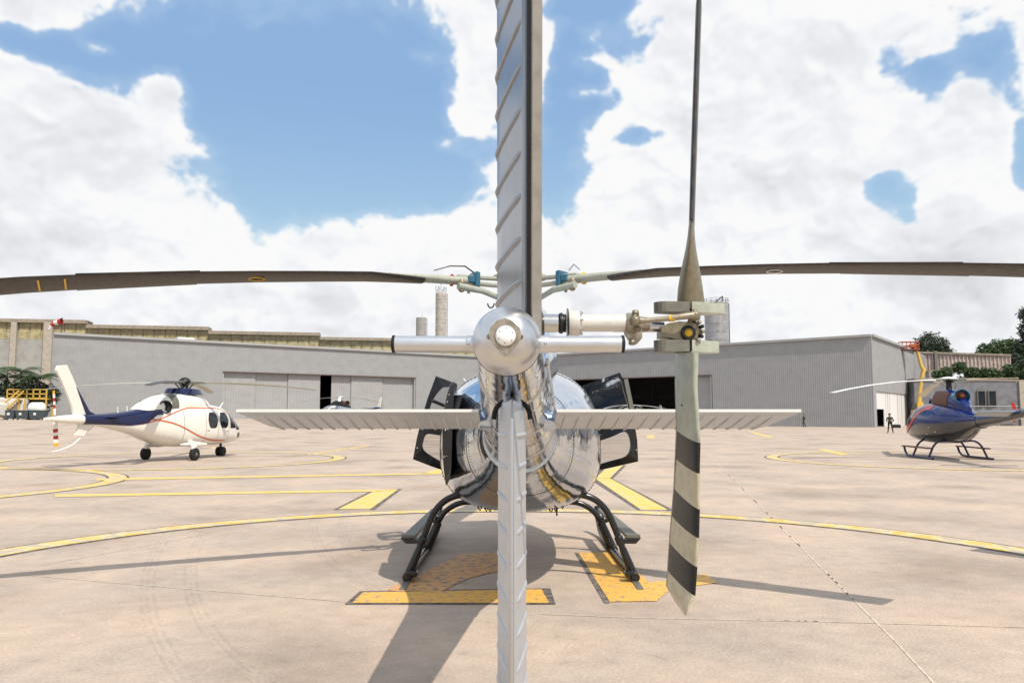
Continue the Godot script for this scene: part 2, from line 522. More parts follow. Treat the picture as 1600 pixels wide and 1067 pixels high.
func build_ground() -> void:
	var xs := [-1500.0, -600.0, -300.0, -200.0, -150.0]
	var ds := [-300.0, -60.0, -20.0, 0.0]
	for i in 49: xs.append(-120.0 + i * 5.0)
	for i in 44: ds.append(5.0 + i * 5.0)
	xs.append_array([150.0, 200.0, 300.0, 600.0, 1500.0])
	ds.append_array([260.0, 400.0, 800.0, 2000.0])
	var P := PackedVector3Array(); var T := PackedInt32Array()
	for d in ds:
		for x in xs: P.append(stand(x, d))
	var m := xs.size()
	for j in ds.size() - 1:
		for i in m - 1:
			var a := j * m + i
			T.append_array([a, a + 1, a + m, a + 1, a + m + 1, a + m])
	var mb := MB.new()
	mb.prim(P, T, true, Vector3.UP)
	var g := part("ground", mb, M["apron concrete"], self)
	g.set_meta("kind", "structure")
	g.set_meta("label", "wide beige concrete helicopter apron with worn yellow markings")
	# painted circles, each with dark edging
	for c in [[0.05, 8.1, 6.5, 0.40], [-12.4, 31.0, 5.9, 0.42], [-16.0, 19.5, 6.2, 0.42], [16.2, 31.0, 6.3, 0.42]]:
		ribbon_ring(g, "circle_edging", c[0], c[1], c[2] - c[3] * 0.5 - 0.07, c[2] + c[3] * 0.5 + 0.07, 0.004, M["black edging"])
		ribbon_ring(g, "painted_circle", c[0], c[1], c[2] - c[3] * 0.5, c[2] + c[3] * 0.5, 0.008, M["pale yellow paint"])
	# painted bars and lines, traced on the ground
	for q in [[[520, 797], [577, 768], [586, 768], [529, 797]], [[577, 797], [620, 764], [628, 764], [585, 797]], [[920, 748], [933, 748], [1008, 797], [996, 797]], [[950, 748], [957, 748], [1054, 798], [1042, 798]], [[920, 748], [938, 734], [946, 734], [932, 748]], [[951, 748], [973, 727], [979, 727], [958, 748]]]:
		flat(g, "bar_edging", q, 0.004, M["black edging"])
	for q in [[[528, 796], [584, 768], [622, 765], [578, 796]], [[930, 748], [954, 748], [1044, 797], [1002, 797]], [[930, 747.6], [945, 734], [974, 727], [953, 747.6]],
			[[85, 777], [85, 773], [622, 765], [590, 768.5]], [[150, 751], [150, 748], [700, 739], [700, 741]], [[655, 741], [685, 733], [705, 733], [705, 738]],
			[[1170, 675], [1177, 674.5], [1211, 684], [1204, 684.5]], [[1278, 703], [1290, 702], [1328, 710], [1314, 711]], [[1010, 681], [1021, 680], [1024, 683.5], [1012, 684.5]], [[480, 711], [480, 709.5], [575, 696], [578, 696.8]], [[330, 701], [330, 699.5], [440, 693], [442, 694]]]:
		flat(g, "painted_bar", q, 0.0075, M["yellow paint"])
	flat(g, "number_edging", [[538, 945], [562, 924], [860, 919.5], [868, 945]], 0.004, M["black edging"])
	flat(g, "painted_number", [[550, 943], [567, 926.5], [846, 921.5], [858, 943]], 0.0075, M["amber paint"])
	flat(g, "painted_number", [[600, 924], [668, 892], [722, 866], [792, 864], [792, 890], [735, 903], [690, 924]], 0.006, M["worn amber paint"])
	flat(g, "number_edging", [[898, 864], [908, 864], [953, 943], [944, 943]], 0.004, M["black edging"])
	flat(g, "painted_number", [[904, 864], [968, 863.5], [985, 880], [1000, 898], [1016, 911], [1045, 907], [1102, 897.5], [1122, 911], [1062, 919], [1044, 925], [1026, 940], [953, 941]], 0.006, M["amber paint"])
	# slab joints
	for q in [[[1072, 672], [1100, 702], [1195, 798], [1255, 858], [1322, 925], [1400, 1003], [1464, 1072]], [[845, 960], [1000, 966], [1290, 972], [1620, 981]], [[30, 898], [250, 917], [545, 941]], [[60, 884], [260, 847], [420, 812]]]:
		var w := 0.016
		for i in q.size() - 1:
			var a := gp(q[i][0], q[i][1]); var b := gp(q[i + 1][0], q[i + 1][1])
			strip(g, "slab_joint", a, b, w, 0.0035, M["joint filler"])
	rng.seed = 5
	for q in [[1195, 798, 1255, 858], [1130, 733, 1195, 798], [1290, 893, 1340, 943], [1180, 969, 1290, 972]]:
		var a := gp(q[0], q[1]); var b := gp(q[2], q[3])
		var t := rng.randf() * 0.1
		while t < 0.95:
			var l := 0.02 + rng.randf() * 0.06
			strip(g, "joint_crack", a.lerp(b, t), a.lerp(b, t + l), 0.012, 0.006, M["joint gap"])
			t += l + 0.05 + rng.randf() * 0.16
	# rubber left by ground equipment
	for q in [[[500, 800], [490, 830], [520, 880], [600, 930]], [[545, 800], [535, 830], [560, 870], [640, 915]], [[265, 830], [238, 880], [232, 940], [250, 1000], [300, 1075]], [[320, 830], [300, 880], [305, 940], [340, 1000], [420, 1075]]]:
		for o in [-0.06, 0.0, 0.05]:
			var mbs := MB.new()
			for i in q.size() - 1:
				for k in 16:
					if rng.randf() < 0.35: continue
					var a := curve_on(q, i + k / 16.0); var b := curve_on(q, i + (k + 1) / 16.0)
					var s := (b - a).cross(Vector3.UP).normalized()
					mbs.quad(a + s * o + Vector3(0, 0.003, 0), b + s * o + Vector3(0, 0.003, 0), b + s * (o + 0.03) + Vector3(0, 0.003, 0), a + s * (o + 0.03) + Vector3(0, 0.003, 0), Vector3.UP)
			part("tyre_mark", mbs, M["tyre rubber streak"], g)
func curve_on(q: Array, t: float) -> Vector3:
	var i := mini(int(t), q.size() - 2)
	var f := t - i
	var p := []
	for k in [i - 1, i, i + 1, i + 2]:
		var e: Array = q[clampi(k, 0, q.size() - 1)]
		p.append(Vector2(e[0], e[1]))
	var r: Vector2 = p[1].cubic_interpolate(p[2], p[0], p[3], f)
	return gp(r.x, r.y)
func strip(g: Node3D, called: String, a: Vector3, b: Vector3, w: float, y: float, m: Material) -> void:
	var mb := MB.new()
	var s := (b - a).cross(Vector3.UP).normalized() * w * 0.5
	var u := Vector3(0, y, 0)
	mb.quad(a + s + u, b + s + u, b - s + u, a - s + u, Vector3.UP)
	part(called, mb, m, g)
func flat(g: Node3D, called: String, q: Array, y: float, m: Material) -> void:
	var f := PackedVector2Array()
	for p in q:
		var w := gp(p[0], p[1])
		f.append(Vector2(w.x, w.z))
	var P := PackedVector3Array()
	for p in f: P.append(Vector3(p.x, y, p.y))
	var mb := MB.new()
	mb.prim(P, Geometry2D.triangulate_polygon(f), false, Vector3.UP)
	part(called, mb, m, g)
func ribbon_ring(g: Node3D, called: String, x: float, d: float, r0: float, r1: float, y: float, m: Material) -> void:
	var P := PackedVector3Array(); var T := PackedInt32Array()
	var k := 128
	for i in k:
		var a := TAU * i / k
		P.append(Vector3(x + cos(a) * r0, y, -d + sin(a) * r0))
		P.append(Vector3(x + cos(a) * r1, y, -d + sin(a) * r1))
		var j := (i + 1) % k
		T.append_array([2 * i, 2 * i + 1, 2 * j, 2 * i + 1, 2 * j + 1, 2 * j])
	var mb := MB.new()
	mb.prim(P, T, false, Vector3.UP)
	part(called, mb, m, g)

# trapezoid sheet between ground points a and b (world), from y0 to y1 (each end), thickness behind
func corrugated(mb: MB, a: Vector3, b: Vector3, ya: Vector2, yb: Vector2, pitch: float, deep: float, out: Vector3) -> void:
	var L := Vector2(a.x - b.x, a.z - b.z).length()
	var k := maxi(2, int(L / pitch))
	var u: Vector3 = b - a
	u.y = 0
	var line := []
	for i in k:
		for s in [[0.0, 0.0], [0.55, 0.0], [0.65, 1.0], [0.9, 1.0]]:
			line.append([(i + s[0]) / k, s[1] * deep])
	line.append([1.0, 0.0])
	var P := PackedVector3Array(); var T := PackedInt32Array()
	for p in line:
		var w: Vector3 = Vector3(a.x, 0, a.z) + u * p[0] + out * p[1]
		P.append(w + Vector3(0, lerpf(ya.x, yb.x, p[0]), 0))
		P.append(w + Vector3(0, lerpf(ya.y, yb.y, p[0]), 0))
	for i in line.size() - 1:
		T.append_array([2 * i, 2 * i + 1, 2 * i + 2, 2 * i + 1, 2 * i + 3, 2 * i + 2])
	mb.prim(P, T, false, out)

const HA := Vector2(-59.5, 107.4)
const HC := Vector2(-1.55, 153.8)
const HB := Vector2(47.8, 110.0)
const HE := Vector2(66.4, 137.0)
const HTOP := 12.1
func wp(px: float, a: Vector2, b: Vector2) -> Vector3:
	var p := on_wall(px, 600.0, a, b)
	return Vector3(p.x, 0, p.z)
func build_hangar() -> void:
	var h := thing("hangar", "long grey corrugated metal hangar with wide sliding doors behind the helicopters", "hangar")
	for s in 2:
		var a := HA if s == 0 else HC
		var b := HC if s == 0 else HB
		var pa := W(a.x, a.y); var pb := W(b.x, b.y)
		var w := (pb - pa).normalized()
		var out := w.cross(Vector3.UP)
		if out.z < 0: out = -out
		var d0 := wp(347.0 if s == 0 else 872.0, a, b); var d1 := wp(648.5 if s == 0 else 1112.0, a, b)
		var head := on_wall(347, 580, a, b).y if s == 0 else on_wall(1112, 585.5, a, b).y
		var mb := MB.new()
		corrugated(mb, pa, d0, Vector2(0, HTOP), Vector2(0, HTOP), 0.3, 0.028, out)
		corrugated(mb, d1, pb, Vector2(0, HTOP), Vector2(0, HTOP), 0.3, 0.028, out)
		corrugated(mb, d0, d1, Vector2(head, HTOP), Vector2(head, HTOP), 0.3, 0.028, out)
		part("wall", mb, M["cladding"], h)
		mb = MB.new()
		mb.bar(pa + out * 0.16 + Vector3(0, HTOP + 0.05, 0), pb + out * 0.16 + Vector3(0, HTOP + 0.05, 0), 0.35, 0.32)
		part("roof_flashing", mb, M["door sheet"], h)
		mb = MB.new()
		mb.bar(d0 + out * 0.02 + Vector3(0, head - 0.07, 0), d1 + out * 0.02 + Vector3(0, head - 0.07, 0), 0.3, 0.13)
		part("door_header", mb, M["red lead"], h)
		for e in [d0, d1]:
			mb = MB.new()
			mb.box(e + Vector3(0, head * 0.5, 0) - out * 0.3, Vector3(0.3, head, 0.6), Basis(Vector3.UP, atan2(out.x, out.z)))
			part("door_jamb", mb, M["door sheet"], h)
		var cuts := [[347, 400], [400, 452], [452, 502], [521, 551], [551, 599.5], [599.5, 648.5]] if s == 0 else [[1056, 1084], [1084, 1112]]
		for i in cuts.size():
			var q0 := wp(cuts[i][0] + 0.3, a, b); var q1 := wp(cuts[i][1] - 0.3, a, b)
			var back := out * (-0.45 - 0.22 * (i % 2))
			mb = MB.new()
			corrugated(mb, q0 + back, q1 + back, Vector2(0, head - 0.05), Vector2(0, head - 0.05), 0.36, 0.05, out)
			mb.bar(q0 + back - out * 0.08 + Vector3(0, 0.2, 0), q0 + back - out * 0.08 + Vector3(0, head - 0.2, 0), 0.12, 0.1)
			mb.bar(q1 + back - out * 0.08 + Vector3(0, 0.2, 0), q1 + back - out * 0.08 + Vector3(0, head - 0.2, 0), 0.12, 0.1)
			part("sliding_door", mb, M["door sheet"], h)
	# end wall with white loading doors
	var pb2 := W(HB.x, HB.y); var pe := W(HE.x, HE.y)
	var w2 := (pe - pb2).normalized()
	var o2 := w2.cross(Vector3.UP)
	if o2.z < 0: o2 = -o2
	var e0 := wp(1369, HB, HE); var e1 := wp(1426, HB, HE)
	var hd := on_wall(1369, 611, HB, HE).y
	var m2 := MB.new()
	corrugated(m2, pb2, e0, Vector2(0, HTOP), Vector2(0, HTOP), 0.3, 0.028, o2)
	corrugated(m2, e1, pe, Vector2(0, HTOP), Vector2(0, HTOP), 0.3, 0.028, o2)
	corrugated(m2, e0, e1, Vector2(hd, HTOP), Vector2(hd, HTOP), 0.3, 0.028, o2)
	part("wall", m2, M["cladding"], h)
	m2 = MB.new()
	m2.bar(pb2 + o2 * 0.16 + Vector3(0, HTOP + 0.05, 0), pe + o2 * 0.16 + Vector3(0, HTOP + 0.05, 0), 0.35, 0.32)
	part("roof_flashing", m2, M["door sheet"], h)
	for q in [[1369.2, 1371], [1382.5, 1385], [1385.6, 1388], [1388.8, 1391], [1391.6, 1403], [1404, 1406.5], [1407, 1409], [1410, 1419], [1420, 1422], [1423, 1425.8]]:
		m2 = MB.new()
		var a := wp(q[0], HB, HE) - o2 * 0.2; var b := wp(q[1], HB, HE) - o2 * 0.2
		m2.bar(a + Vector3(0, hd * 0.5, 0), b + Vector3(0, hd * 0.5, 0), 0.12, hd)
		part("door_leaf", m2, M["roller white"], h)
	m2 = MB.new()
	var ya := on_wall(1371, 639, HB, HE).y
	m2.bar(wp(1371, HB, HE) - o2 * 0.22 + Vector3(0, (ya + hd) * 0.5, 0), wp(1382.5, HB, HE) - o2 * 0.22 + Vector3(0, (ya + hd) * 0.5, 0), 0.1, hd - ya)
	part("door_leaf", m2, M["roller white"], h)
	# roof and rear walls close the shell
	var back_l := Vector2(-72.0, 150.0); var back_c := Vector2(-2.0, 215.0); var back_r := Vector2(85.0, 165.0)
	m2 = MB.new()
	m2.slab([W(HA.x, HA.y, HTOP), W(HC.x, HC.y, HTOP), W(HB.x, HB.y, HTOP), W(HE.x, HE.y, HTOP), W(back_r.x, back_r.y, HTOP), W(back_c.x, back_c.y, HTOP), W(back_l.x, back_l.y, HTOP)], Vector3(0, 0.12, 0))
	part("roof", m2, M["cladding"], h)
	for q in [[HA, back_l], [back_l, back_c], [back_c, back_r], [back_r, HE]]:
		m2 = MB.new()
		m2.bar(W(q[0].x, q[0].y, HTOP * 0.5), W(q[1].x, q[1].y, HTOP * 0.5), 0.12, HTOP)
		part("rear_wall", m2, M["cladding"], h)
	# inside the open doorway: frames of the far side
	for i in 7:
		m2 = MB.new()
		var x := 4.0 + i * 5.0
		m2.bar(W(x, 192.0 - i * 4.0, 0), W(x, 192.0 - i * 4.0, HTOP), 0.25, 0.25)
		part("steel_column", m2, M["grey wall"], h)
	m2 = MB.new()
	m2.bar(W(2, 190, 5.5), W(40, 166, 5.5), 0.25, 0.3)
	part("steel_beam", m2, M["grey wall"], h)
	m2 = MB.new()
	var v := on_wall(284, 531, HA, HC)
	m2.box(Vector3(v.x, HTOP + 0.35, v.z - 1.0), Vector3(2.4, 0.3, 1.2), Basis(Vector3.UP, 0.67), 0.05)
	part("roof_vent", m2, M["roller white"], h)

func factory() -> void:
	var a := Vector2(-118.0, 168.0); var b := Vector2(10.0, 192.0)
	var f := thing("factory_building", "old concrete factory with stepped roof and yellowed glazing strip behind the hangar", "building")
	var w := (W(b.x, b.y) - W(a.x, a.y)).normalized()
	var out := w.cross(Vector3.UP)
	if out.z < 0: out = -out
	var steps := [[-70, 131, 497.5, 502.5, 530], [131, 323, 508, 513, 533], [323, 498, 517.5, 522, 546], [498, 660, 527, 531, 552], [660, 760, 536, 540, 556]]
	for i in steps.size():
		var s: Array = steps[i]
		var p0 := wp(s[0], a, b); var p1 := wp(s[1], a, b)
		var top := on_wall((s[0] + s[1]) * 0.5, s[2] + 1.0, a, b).y
		var gt := on_wall((s[0] + s[1]) * 0.5, s[3] + 1.5, a, b).y
		var gb := on_wall((s[0] + s[1]) * 0.5, s[4], a, b).y
		var mb := MB.new()
		mb.bar((p0 + Vector3(0, gb * 0.5, 0)) - out * 2.0, p1 + Vector3(0, gb * 0.5, 0) - out * 2.0, 4.0, gb)
		part("wall", mb, M["old concrete"], f)
		mb = MB.new()
		mb.bar(p0 + Vector3(0, (top + gb) * 0.5, 0) - out * 2.2, p1 + Vector3(0, (top + gb) * 0.5, 0) - out * 2.2, 3.6, top - gb - 0.1)
		part("upper_wall", mb, M["concrete post"], f)
		mb = MB.new()
		mb.bar(p0 + Vector3(0, (top + gt) * 0.5, 0) - out * 1.6, p1 + Vector3(0, (top + gt) * 0.5, 0) - out * 1.6, 4.6, top - gt)
		part("roof_edge", mb, M["roof edge"], f)
		mb = MB.new()
		mb.bar(p0 + Vector3(0, gt - 0.75, 0) - out * 0.3, p1 + Vector3(0, gt - 0.75, 0) - out * 0.3, 0.9, 0.16)
		part("gutter", mb, M["roof edge"], f)
		var L := p0.distance_to(p1)
		var k := int(L / 2.2)
		for j in k:
			var q0 := p0.lerp(p1, (j + 0.05) / k); var q1 := p0.lerp(p1, (j + 0.95) / k)
			mb = MB.new()
			mb.bar(q0 + Vector3(0, (gt + gb) * 0.5, 0) - out * 0.3, q1 + Vector3(0, (gt + gb) * 0.5, 0) - out * 0.3, 0.15, gt - gb - 0.1)
			part("glazing_panel", mb, M["old glazing"], f)
	for px in [-30.0, 18.0, 72.0]:
		var p := wp(px, a, b)
		var mb := MB.new()
		var ch := on_wall(px, 504, a, b).y
		mb.box(p + out * 0.4 + Vector3(0, ch * 0.5, 0), Vector3(1.7 if px > 50 else 1.1, ch, 0.9), Basis(Vector3.UP, atan2(out.x, out.z)), 0.05)
		part("column", mb, M["concrete post"], f)

func cyl(called: String, label: String, cat: String, px0: float, px1: float, ytop: float, d: float, m: Material, rails: int) -> Node3D:
	var c := at((px0 + px1) * 0.5, ytop, d)
	var r := (px1 - px0) * 0.5 / F * d
	var o := thing(called, label, cat, Vector3(c.x, 0, c.z))
	var mb := MB.new()
	mb.lathe(Vector3.ZERO, Vector3.UP, [Vector2(0, r), Vector2(c.y, r), Vector2(c.y, r), Vector2(c.y + 0.2, r * 0.9)], 28)
	part("shell", mb, m, o)
	for i in rails:
		mb = MB.new()
		mb.lathe(Vector3(0, c.y * (0.5 + 0.5 * (i + 0.5) / rails), 0), Vector3.UP, [Vector2(-0.1, r + 0.06), Vector2(0.1, r + 0.06)], 28)
		part("hoop", mb, m, o)
	mb = MB.new()
	for s in [-0.25, 0.25]: mb.bar(Vector3(r + 0.25, c.y * 0.3, s), Vector3(r + 0.25, c.y, s), 0.09, 0.09)
	for i in 26: mb.bar(Vector3(r + 0.25, c.y * (0.3 + 0.7 * i / 26.0), -0.25), Vector3(r + 0.25, c.y * (0.3 + 0.7 * i / 26.0), 0.25), 0.07, 0.07)
	part("ladder", mb, M["dark metal"], o)
	return o
func towers() -> void:
	var t := cyl("water_tower", "tall pale concrete water tower topped with antennas beyond the hangar", "tower", 680.5, 698.0, 459, 260, M["tower concrete"], 6)
	var top := at(689, 459, 260).y
	rng.seed = 9
	for i in 9:
		var mb := MB.new()
		var x := -1.6 + i * 0.4
		var l := 1.2 + rng.randf() * 1.4 + (2.0 if i == 4 else 0.0)
		mb.tube([Vector3(x, top, 0.6), Vector3(x, top + l, 0.6)], 0.06, 6)
		mb.box(Vector3(x, top + l * 0.75, 0.7), Vector3(0.16, 0.7, 0.14))
		part("antenna", mb, M["dark metal"], t)
	t = cyl("storage_tank", "short weathered concrete tank tower beside the tall water tower", "tower", 650, 666, 497, 280, M["old concrete"], 4)
	var mb2 := MB.new()
	var tt := at(658, 497, 280).y
	mb2.tube([Vector3(0.3, tt, 0), Vector3(0.3, tt + 1.8, 0)], 0.05, 6)
	part("antenna", mb2, M["dark metal"], t)
	t = cyl("silo", "grey metal silo with railed top rising behind the hangar roof", "silo", 1101, 1138, 474, 230, M["silo metal"], 7)
	tt = at(1120, 474, 230).y
	for i in 14:
		var a := TAU * i / 14
		var mb := MB.new()
		mb.tube([Vector3(cos(a) * 3.3, tt, sin(a) * 3.3), Vector3(cos(a) * 3.3, tt + 1.2, sin(a) * 3.3)], 0.05, 5)
		part("rail_post", mb, M["dark metal"], t)
	for y in [0.6, 1.2]:
		var mb := MB.new()
		var ring := []
		for i in 25: ring.append(Vector3(cos(TAU * i / 24) * 3.3, tt + y, sin(TAU * i / 24) * 3.3))
		mb.tube(ring, 0.05, 5, false)
		part("rail", mb, M["dark metal"], t)
	var mq := MB.new()
	mq.bar(Vector3(-0.6, tt + 0.1, 0), Vector3(1.8, tt + 2.0, 0), 0.3, 0.3)
	mq.bar(Vector3(1.8, tt + 2.0, 0), Vector3(1.9, tt, 0), 0.2, 0.2)
	part("conveyor_head", mq, M["dark metal"], t)

func right_side() -> void:
	# low grey office, raised corrugated gallery behind it
	var a := Vector2(62.0, 128.0); var b := Vector2(100.0, 122.0)
	var o := thing("office_building", "low dark grey flat-roofed building with two windows beyond the blue helicopter", "building")
	var p0 := wp(1434, a, b); var p1 := wp(1597, a, b); var p2 := wp(1680, a, b)
	var top := on_wall(1540, 592, a, b).y
	var mb := MB.new()
	mb.bar(p0 + Vector3(0, top * 0.5, -3), p1 + Vector3(0, top * 0.5, -3), 6.0, top)
	part("wall", mb, M["grey wall"], o)
	mb = MB.new()
	mb.bar(p1 + Vector3(0, top * 0.5 - 0.1, -2.8), p2 + Vector3(0, top * 0.5 - 0.1, -2.8), 6.2, top - 0.2)
	part("side_wall", mb, M["concrete post"], o)
	mb = MB.new()
	mb.bar(p0 + Vector3(0, top + 0.06, -2.9), p1 + Vector3(0, top + 0.06, -2.9), 6.4, 0.16)
	part("roof_edge", mb, M["roof edge"], o)
	for q in [[1527, 1540], [1544, 1557]]:
		var c0 := on_wall(q[0], 635, a, b); var c1 := on_wall(q[1], 610, a, b)
		mb = MB.new()
		var z := (c0.z + c1.z) * 0.5 + 0.03
		mb.frame([Vector3(c0.x, c0.y, z), Vector3(c1.x, c0.y, z), Vector3(c1.x, c1.y, z), Vector3(c0.x, c1.y, z)], [Vector3(c0.x + 0.12, c0.y + 0.12, z), Vector3(c1.x - 0.12, c0.y + 0.12, z), Vector3(c1.x - 0.12, c1.y - 0.12, z), Vector3(c0.x + 0.12, c1.y - 0.12, z)], Vector3(0, 0, 0.22))
		var wn := part("window", mb, M["weight grey"], o)
		mb = MB.new()
		mb.box(Vector3((c0.x + c1.x) * 0.5, (c0.y + c1.y) * 0.5, z + 0.1), Vector3(absf(c1.x - c0.x) - 0.24, c1.y - c0.y - 0.24, 0.03))
		part("pane", mb, M["dark glass"], wn)
	var rail := thing("railing", "thin grey pipe railing along the front of the low grey building", "railing")
	for y in [1.0, 2.0, 2.9]:
		mb = MB.new()
		mb.tube([p0 + Vector3(0, y, 1.5), p1 + Vector3(0, y, 1.5)], 0.06, 6)
		part("rail", mb, M["silo metal"], rail)
	for i in 8:
		mb = MB.new()
		var p := p0.lerp(p1, i / 7.0) + Vector3(0, 0, 1.5)
		mb.tube([p, p + Vector3(0, 2.95, 0)], 0.06, 6)
		part("post", mb, M["silo metal"], rail)
	var g := thing("conveyor_gallery", "raised pinkish corrugated sheet gallery above the low grey building", "gallery")
	var ga := Vector2(60.0, 150.0); var gb := Vector2(110.0, 140.0)
	var g0 := wp(1425, ga, gb); var g1 := wp(1582, ga, gb)
	var y0a := on_wall(1430, 578, ga, gb).y; var y1a := on_wall(1430, 551, ga, gb).y
	var y0b := on_wall(1580, 577, ga, gb).y; var y1b := on_wall(1580, 556, ga, gb).y
	mb = MB.new()
	corrugated(mb, g0, g1, Vector2(y0a, y1a), Vector2(y0b, y1b), 0.62, 0.2, Vector3(0, 0, 1))
	part("sheeting", mb, M["pink sheet"], g)
	for y in [[y0a - 0.15, y0b - 0.15], [y1a + 0.1, y1b + 0.1]]:
		mb = MB.new()
		mb.bar(g0 + Vector3(0, y[0], 0.1), g1 + Vector3(0, y[1], 0.1), 0.7, 0.3)
		part("edge_beam", mb, M["roof edge"], g)
	mb = MB.new()
	mb.bar(g0 + Vector3(0, y0a, -2), g1 + Vector3(0, y0b, -2), 4.0, 0.3)
	part("deck", mb, M["roof edge"], g)
	for px in [1437, 1463, 1520, 1575]:
		mb = MB.new()
		var p := wp(px, ga, gb)
		mb.box(p + Vector3(0, y1a * 0.5, 0.35 if px == 1463 else -1.5), Vector3(0.5, y1a + (0.5 if px == 1463 else -0.4), 0.4))
		part("post", mb, M["weight grey"], g)
	mb = MB.new()
	var q0 := wp(1432, ga, gb)
	mb.bar(q0 + Vector3(0, 3, -4), wp(1530, ga, gb) + Vector3(0, 3, -4), 0.5, 8.6)
	part("rear_wall", mb, M["tower concrete"], g)
	# boom lift
	var bl := thing("boom_lift", "yellow boom lift with orange basket raised against the hangar end wall", "lift", W(63.5, 128.0))
	var base := bl.position
	var pts := [[1437, 628], [1438, 612], [1441, 590], [1444, 578], [1440, 571], [1436, 556], [1433, 548]]
	mb = MB.new()
	var path := []
	for q in pts: path.append(at(q[0], q[1], 128.0) - base)
	mb.tube(path, [0.36, 0.32, 0.3, 0.34, 0.28, 0.25, 0.24], 8)
	part("arm", mb, M["safety yellow"], bl)
	mb = MB.new()
	mb.bar(path[6], path[6] + Vector3(-0.4, 0.9, 0), 0.8, 0.8)
	part("jib_end", mb, M["safety orange"], bl)
	mb = MB.new()
	mb.box(Vector3(0.2, 1.6, 0), Vector3(4.0, 1.6, 2.2), Basis(), 0.1)
	part("chassis", mb, M["safety yellow"], bl)
	mb = MB.new()
	mb.bar(path[0], Vector3(path[0].x, 2.0, path[0].z), 0.9, 0.9)
	part("turret", mb, M["safety yellow"], bl)
	for s in [[-1.4, 0.9], [1.6, 0.9], [-1.4, -0.9], [1.6, -0.9]]:
		mb = MB.new()
		mb.lathe(Vector3(s[0], 0.5, s[1] - 0.2), Vector3(0, 0, 1), [Vector2(0, 0.4), Vector2(0.05, 0.5), Vector2(0.35, 0.5), Vector2(0.4, 0.4)], 16)
		part("wheel", mb, M["rubber"], bl)
	var k0 := at(1411, 546, 127.5) - base; var k1 := at(1436, 534, 127.5) - base
	for y in [k0.y, (k0.y + k1.y) * 0.5, k1.y]:
		mb = MB.new()
		mb.tube([Vector3(k0.x, y, 0.5), Vector3(k1.x, y, 0.5), Vector3(k1.x, y, -0.7), Vector3(k0.x, y, -0.7), Vector3(k0.x, y, 0.5)], 0.07, 6)
		part("basket_rail", mb, M["safety orange"], bl)
	for x in [k0.x, (k0.x + k1.x) * 0.5, k1.x]:
		for z in [0.5, -0.7]:
			mb = MB.new()
			mb.tube([Vector3(x, k0.y, z), Vector3(x, k1.y, z)], 0.07, 6)
			part("basket_post", mb, M["safety orange"], bl)
	mb = MB.new()
	mb.box(Vector3((k0.x + k1.x) * 0.5, k0.y - 0.08, -0.1), Vector3(k1.x - k0.x + 0.3, 0.14, 1.4))
	part("basket_floor", mb, M["dark metal"], bl)
	mb = MB.new()
	mb.box(Vector3((k0.x + k1.x) * 0.5 + 0.3, (k0.y + k1.y) * 0.5, 0.58), Vector3(0.9, 0.5, 0.1), Basis(), 0.02)
	part("control_box", mb, M["safety orange"], bl)

func leafy(called: String, label: String, base: Vector3, lobes: Array, count: int, leaf: float, m: Material, trunk_r: float, sd: int, grp := "", cat := "tree") -> void:
	var t := thing(called, label, cat, base, 0.0, grp)
	rng.seed = sd
	var top: float = lobes[0][1]
	var mb := MB.new()
	if trunk_r > 0.0:
		mb.tube([Vector3(0, -0.2, 0), Vector3(0.05, top * 0.3, 0), Vector3(lobes[0][0] * 0.5, top * 0.7, 0)], [trunk_r, trunk_r * 0.75, trunk_r * 0.45], 8)
		for l in lobes:
			mb.tube([Vector3(0.05, top * 0.3, 0), Vector3(l[0] * 0.7, lerpf(top * 0.3, l[1], 0.7), l[2] * 0.7), Vector3(l[0], l[1], l[2])], [trunk_r * 0.5, trunk_r * 0.3, trunk_r * 0.12], 6)
		part("trunk", mb, M["bark"], t)
	mb = MB.new()
	var P := PackedVector3Array(); var T := PackedInt32Array()
	var vol := 0.0
	for l in lobes: vol += l[3] * l[3]
	var nz := noise(sd, 0.35, 3)
	for l in lobes:
		var k := int(count * l[3] * l[3] / vol)
		for i in k:
			var d := Vector3(rng.randfn(), rng.randfn(), rng.randfn()).normalized()
			var r: float = l[3] * pow(rng.randf(), 0.35)
			var p := Vector3(l[0], l[1], l[2]) + d * r * Vector3(1, 0.85, 1)
			var q := nz.get_noise_3dv(p * (2.2 / l[3] * 2.0))
			p += d * q * l[3] * 0.5
			if q < -0.28: continue
			var u := Vector3(rng.randfn(), rng.randfn() * 0.6, rng.randfn()).normalized() * leaf * (0.6 + rng.randf() * 0.8)
			var w := u.cross(Vector3(rng.randfn(), rng.randfn(), rng.randfn())).normalized() * leaf * (0.4 + rng.randf() * 0.5)
			var o := P.size()
			P.append_array([p - u, p + w * 0.5, p + u, p - w * 0.5])
			T.append_array([o, o + 1, o + 2, o, o + 2, o + 3])
	mb.prim(P, T, false, Vector3.UP)
	part("crown" if trunk_r > 0.0 else "foliage", mb, m, t)
